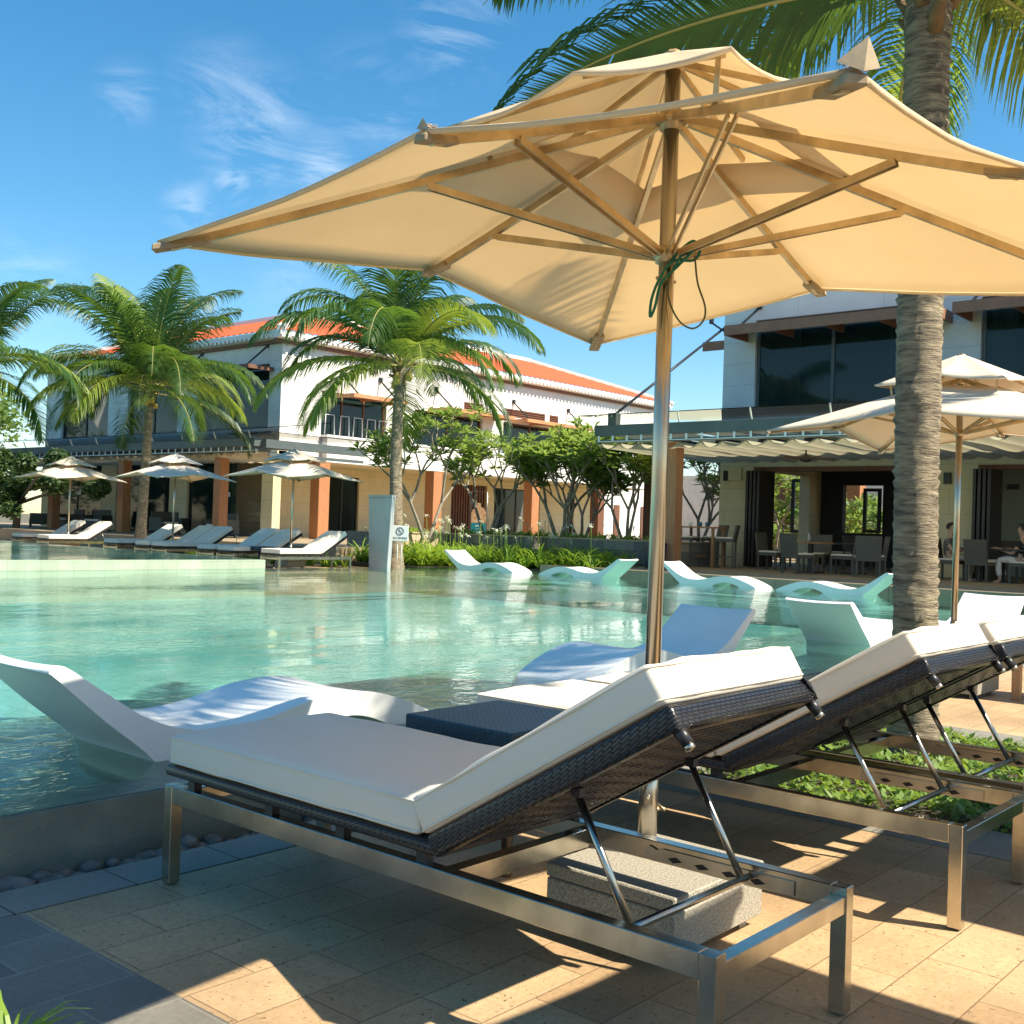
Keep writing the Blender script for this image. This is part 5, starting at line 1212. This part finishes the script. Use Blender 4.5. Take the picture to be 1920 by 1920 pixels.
for (dx, dy, m_, lab) in ((-.1, .28, WHITE, 'small white cup on the high bar table'), (0, .05, mat('blue_ceramic', (.02, .12, .22), .3), 'blue cup on the high bar table, left of its twin'), (.05, -.12, MATS['blue_ceramic'], 'blue cup on the high bar table, rightmost')):
    o = MB().tube([(0, 0, 0), (0, 0, .02), (0, 0, .09), (0, 0, .12)], [.035, .045, .05, .038], 12).build('cup', m_); o.location = (q.x+dx, q.y+dy, ZT+1.06); tag(o, lab, 'cup')
tb, q = table('cafe_table', 1519, 25.5, .75, .9, .76, 'small wooden cafe table behind the tan chair', 'table')
o = MB().tube([(0, 0, 0), (0, 0, .1), (0, 0, .17), (0, 0, .22)], [.035, .04, .018, .02], 10).build('bottle', GREYP); o.location = (q.x, q.y+.05, ZT+.76); tag(o, 'small grey bottle on the wooden cafe table', 'bottle')
tb, q = table('cafe_table', 1600, 26.6, .75, .9, .76, 'second small cafe table in the shade left of the palm trunk', 'table', top=DARKM)
tb, q = table('cafe_table', 1880, 26.2, .8, 1.7, .76, 'long dark cafe table between the two seated people', 'table', top=DARKM)
for (dx, dy) in ((0, .1), (.1, -.4)):
    o = MB().tube([(0, 0, 0), (0, 0, .01), (0, 0, .02)], [.05, .11, .12], 14).build('plate', WHITE); o.location = (q.x+dx, q.y+dy, ZT+.76); tag(o, 'white plate on the long dark cafe table, ' + ('nearer the striped shirt' if dx == 0 else 'nearer the right edge'), 'plate', 'white plates on the dark table')
q = at(1253, 1060, x=22.7); o = taper(.34, .42, .34, .42, .62); o = o.build('planter_box', mat('blue_black_ceramic', (.015, .03, .045), .3), bevel=.01, seg=1); o.location = (q.x-.2, q.y+.25, ZT); tag(o, 'dark blue square pot in front of the orange pergola post', 'pot')
# armchairs under the left pergola
def armchair():
    t = empty('wicker_armchair')
    MB().box(0, .75, 0, .75, .12, .36).build('seat', WICKG, t, bevel=.01, seg=1); MB().box(.08, .67, .1, .74, .361, .45).build('cushion', CUSH, t, bevel=.02, seg=3)
    MB().box(0, .75, -.08, -.001, .12, .82).build('backrest', WICKG, t, bevel=.01, seg=1)
    for x in (-.06, .751): MB().box(x, x+.06, -.08, .72, .12, .60).build('armrest', WICKG, t)
    for x in (.0, .69):
        for y in (0, .69): MB().box(x, x+.05, y, y+.05, 0, .119).build('leg', DARKM, t)
    return t
ac = armchair(); GA = 'wicker armchairs under the left pergola'
labs = ['pale lit wicker armchair right of the third orange post on the left', 'dark wicker armchair beneath the left wing glass doors by the palm', 'wicker armchair with pale cushion behind the middle far parasol pole', 'wicker armchair just left of the leftmost far lounger pair', 'wicker armchair beside the second orange post', 'wicker armchair farthest left in the pergola shade']
for i, (u, rz) in enumerate(((443, 90), (300, -60), (318, 180), (155, 90), (206, 120), (90, 60))):
    q = at(u, 985, x=23.2 if i else 22.6); c = ac if i == 0 else dup(ac); c.location = (q.x, q.y, ZB); c.rotation_euler = (0, 0, R(rz)); tag(c, labs[i], 'armchair', GA)

# ------------------------------------------------------------------ two seated guests
def seated(loc, rz, shirt, legs, label, hair, skirt=False, arm=1):
    """skin-modifier figure sitting on a 0.45 m seat, facing +y"""
    t = empty('person', loc, R(rz), label, 'person')
    def skin(name, chains, m_, parent=t, lev=2):
        me = bpy.data.meshes.new(name); vs, es, rs, roots = [], [], [], []
        for ch in chains:
            b0 = ch.get('from'); prev = b0
            if b0 is None: roots.append(len(vs))
            for (x, y, z, r) in ch['p']:
                vs.append((x, y, z)); rs.append(r)
                if prev is not None: es.append((prev, len(vs)-1))
                prev = len(vs)-1
        me.from_pydata(vs, es, []); o = bpy.data.objects.new(name, me); COL.objects.link(o); o.parent = parent
        me.materials.append(m_)
        sm = o.modifiers.new('skin', 'SKIN'); sm.use_smooth_shade = True
        lay = me.skin_vertices[0] if me.skin_vertices else None
        if lay is None:
            bm = bmesh.new(); bm.from_mesh(me); bm.verts.layers.skin.verify(); bm.to_mesh(me); bm.free(); lay = me.skin_vertices[0]
        for i, r in enumerate(rs): lay.data[i].radius = (r, r) if not isinstance(r, tuple) else r; lay.data[i].use_root = i in roots
        ss = o.modifiers.new('smooth', 'SUBSURF'); ss.levels = ss.render_levels = lev
        return o
    sh = .50
    # body: pelvis 0, spine, neck, head, arms, thighs, shanks, feet
    C = [{'p': [(0, 0, sh+.04, (.16, .13)), (0, -.02, sh+.22, (.14, .10)), (0, -.01, sh+.40, (.17, .11)), (0, 0, sh+.50, (.10, .07)), (0, .015, sh+.57, .052), (0, .03, sh+.64, (.075, .085)), (0, .035, sh+.73, (.078, .098)), (0, .03, sh+.79, (.05, .06))]}]
    for s in (-1, 1):
        C.append({'from': 0, 'p': [(s*.10, .08, sh+.03, .085), (s*.13, .28, sh+.05, .075), (s*.14, .45, sh+.04, .060), (s*.14, .46, sh-.18, .052), (s*.14, .43, .10, .038), (s*.14, .46, .045, .038), (s*.14, .58, .03, .032)]})
        reach = 1 if s == arm else .6
        C.append({'from': 2, 'p': [(s*.19, 0, sh+.41, .055), (s*.23, .08, sh+.28, .045), (s*.24, .16, sh+.18, .040), (s*.20, .34*reach+.06, sh+.26, .030), (s*.17, .42*reach+.08, sh+.29, .025), (s*.16, .47*reach+.09, sh+.295, (.034, .016))]})
        w0 = sum(len(c['p']) for c in C)-1
        for k in range(4):
            C.append({'from': w0, 'p': [(s*.16+(k-1.5)*.018, .51*reach+.10, sh+.295, .0085), (s*.16+(k-1.5)*.02, (.545-.006*abs(k-1.2))*reach+.10, sh+.285, .0075)]})
        C.append({'from': w0, 'p': [(s*.16-s*.035, .485*reach+.09, sh+.285, .010), (s*.16-s*.045, .505*reach+.10, sh+.275, .008)]})
    skin('body', C, PINKB)
    top = [{'p': [(0, 0, sh+.06, (.175, .15)), (0, -.02, sh+.22, (.16, .125)), (0, -.01, sh+.40, (.185, .125)), (0, 0, sh+.49, (.10, .08))]}]
    for s in (-1, 1): top.append({'from': 2, 'p': [(s*.19, 0, sh+.42, .068), (s*.225, .06, sh+.31, .060)]})
    skin('shirt', top, shirt)
    tr_ = [{'p': [(0, .0, sh+.03, (.175, .145)), (0, 0, sh+.10, (.165, .13))]}]
    for s in (-1, 1): tr_.append({'from': 0, 'p': [(s*.10, .09, sh+.03, .098), (s*.13, .28, sh+.05, .090), (s*.14, .46, sh+.03, .080), (s*.14, .47, sh-.16, .070), (s*.14, .44, .16, .060)]})
    skin('trousers', tr_, legs)
    hm = MB(); 
    for v in IV:
        hm.v.append((v.x*.088, .02+v.y*.108-.012, sh+.745+v.z*.105+(0 if v.y < .2 else .02)))
    hm.f = [list(f) for f in IF if not (sum(IV[i].y for i in f)/3 > .25 and sum(IV[i].z for i in f)/3 < .45) and sum(IV[i].z for i in f)/3 > -.55]; hm.m = [0]*len(hm.f); hm.sm = [True]*len(hm.f)
    hm.build('hair', hair, t, recalc=False)
    fc = MB()
    fc.add([(-.008, .125, sh+.70), (.008, .125, sh+.70), (.012, .118, sh+.685), (-.012, .118, sh+.685), (0, .148, sh+.692), (0, .122, sh+.735)], [(0, 3, 4), (3, 2, 4), (2, 1, 4), (0, 4, 5), (4, 1, 5)]); fc.build('nose', PINKB, t)
    for s in (-1, 1):
        ey = MB(); ey.add([Vector((v.x*.011+s*.032, .118+v.y*.008, sh+.722+v.z*.007)) for v in IV1], IF1, 0, True); ey.build('eye', BLACK, t)
        ea = MB(); ea.add([Vector((v.x*.012+s*.086, .02+v.y*.02, sh+.705+v.z*.032)) for v in IV1], IF1, 0, True); ea.build('ear', PINKB, t)
    mo = MB(); mo.bar((-.022, .122, sh+.665), (.022, .122, sh+.665), .01, .007); mo.build('mouth', mat('lip', (.32, .10, .08), .6), t)
    return t
STRIPE = bpy.data.materials.new('striped_shirt'); STRIPE.use_nodes = True; _t = STRIPE.node_tree
_w = N(_t, 'ShaderNodeTexWave', _bands_direction='Z', Scale=9.0); _c = N(_t, 'ShaderNodeTexCoord'); _t.links.new(_c.outputs['Object'], _w.inputs[0]); _r = N(_t, 'ShaderNodeMix', _data_type='RGBA')
_r.inputs[6].default_value = (.02, .022, .03, 1); _r.inputs[7].default_value = (.35, .33, .30, 1); _k = N(_t, 'ShaderNodeMath', _operation='GREATER_THAN'); _k.inputs[1].default_value = .82
_t.links.new(_w.outputs[1], _k.inputs[0]); _t.links.new(_k.outputs[0], _r.inputs[0]); _t.links.new(_r.outputs[2], _t.nodes['Principled BSDF'].inputs['Base Color'])
DARKH = mat('dark_hair', (.02, .014, .01), .6)
q = at(1780, 1060, x=26.3); seated((q.x, q.y, ZT-.02), 180, STRIPE, mat('stone_trousers', (.40, .35, .28), .9), 'seated person in a dark striped shirt half hidden behind the palm trunk', DARKH)
q = at(1922, 1060, x=26.1); seated((q.x, q.y+.05, ZT-.02), 0, mat('black_shirt', (.02, .02, .022), .9), mat('white_trousers', (.68, .62, .55), .9), 'seated person in white trousers reaching over the table at the right edge', DARKH, arm=-1)
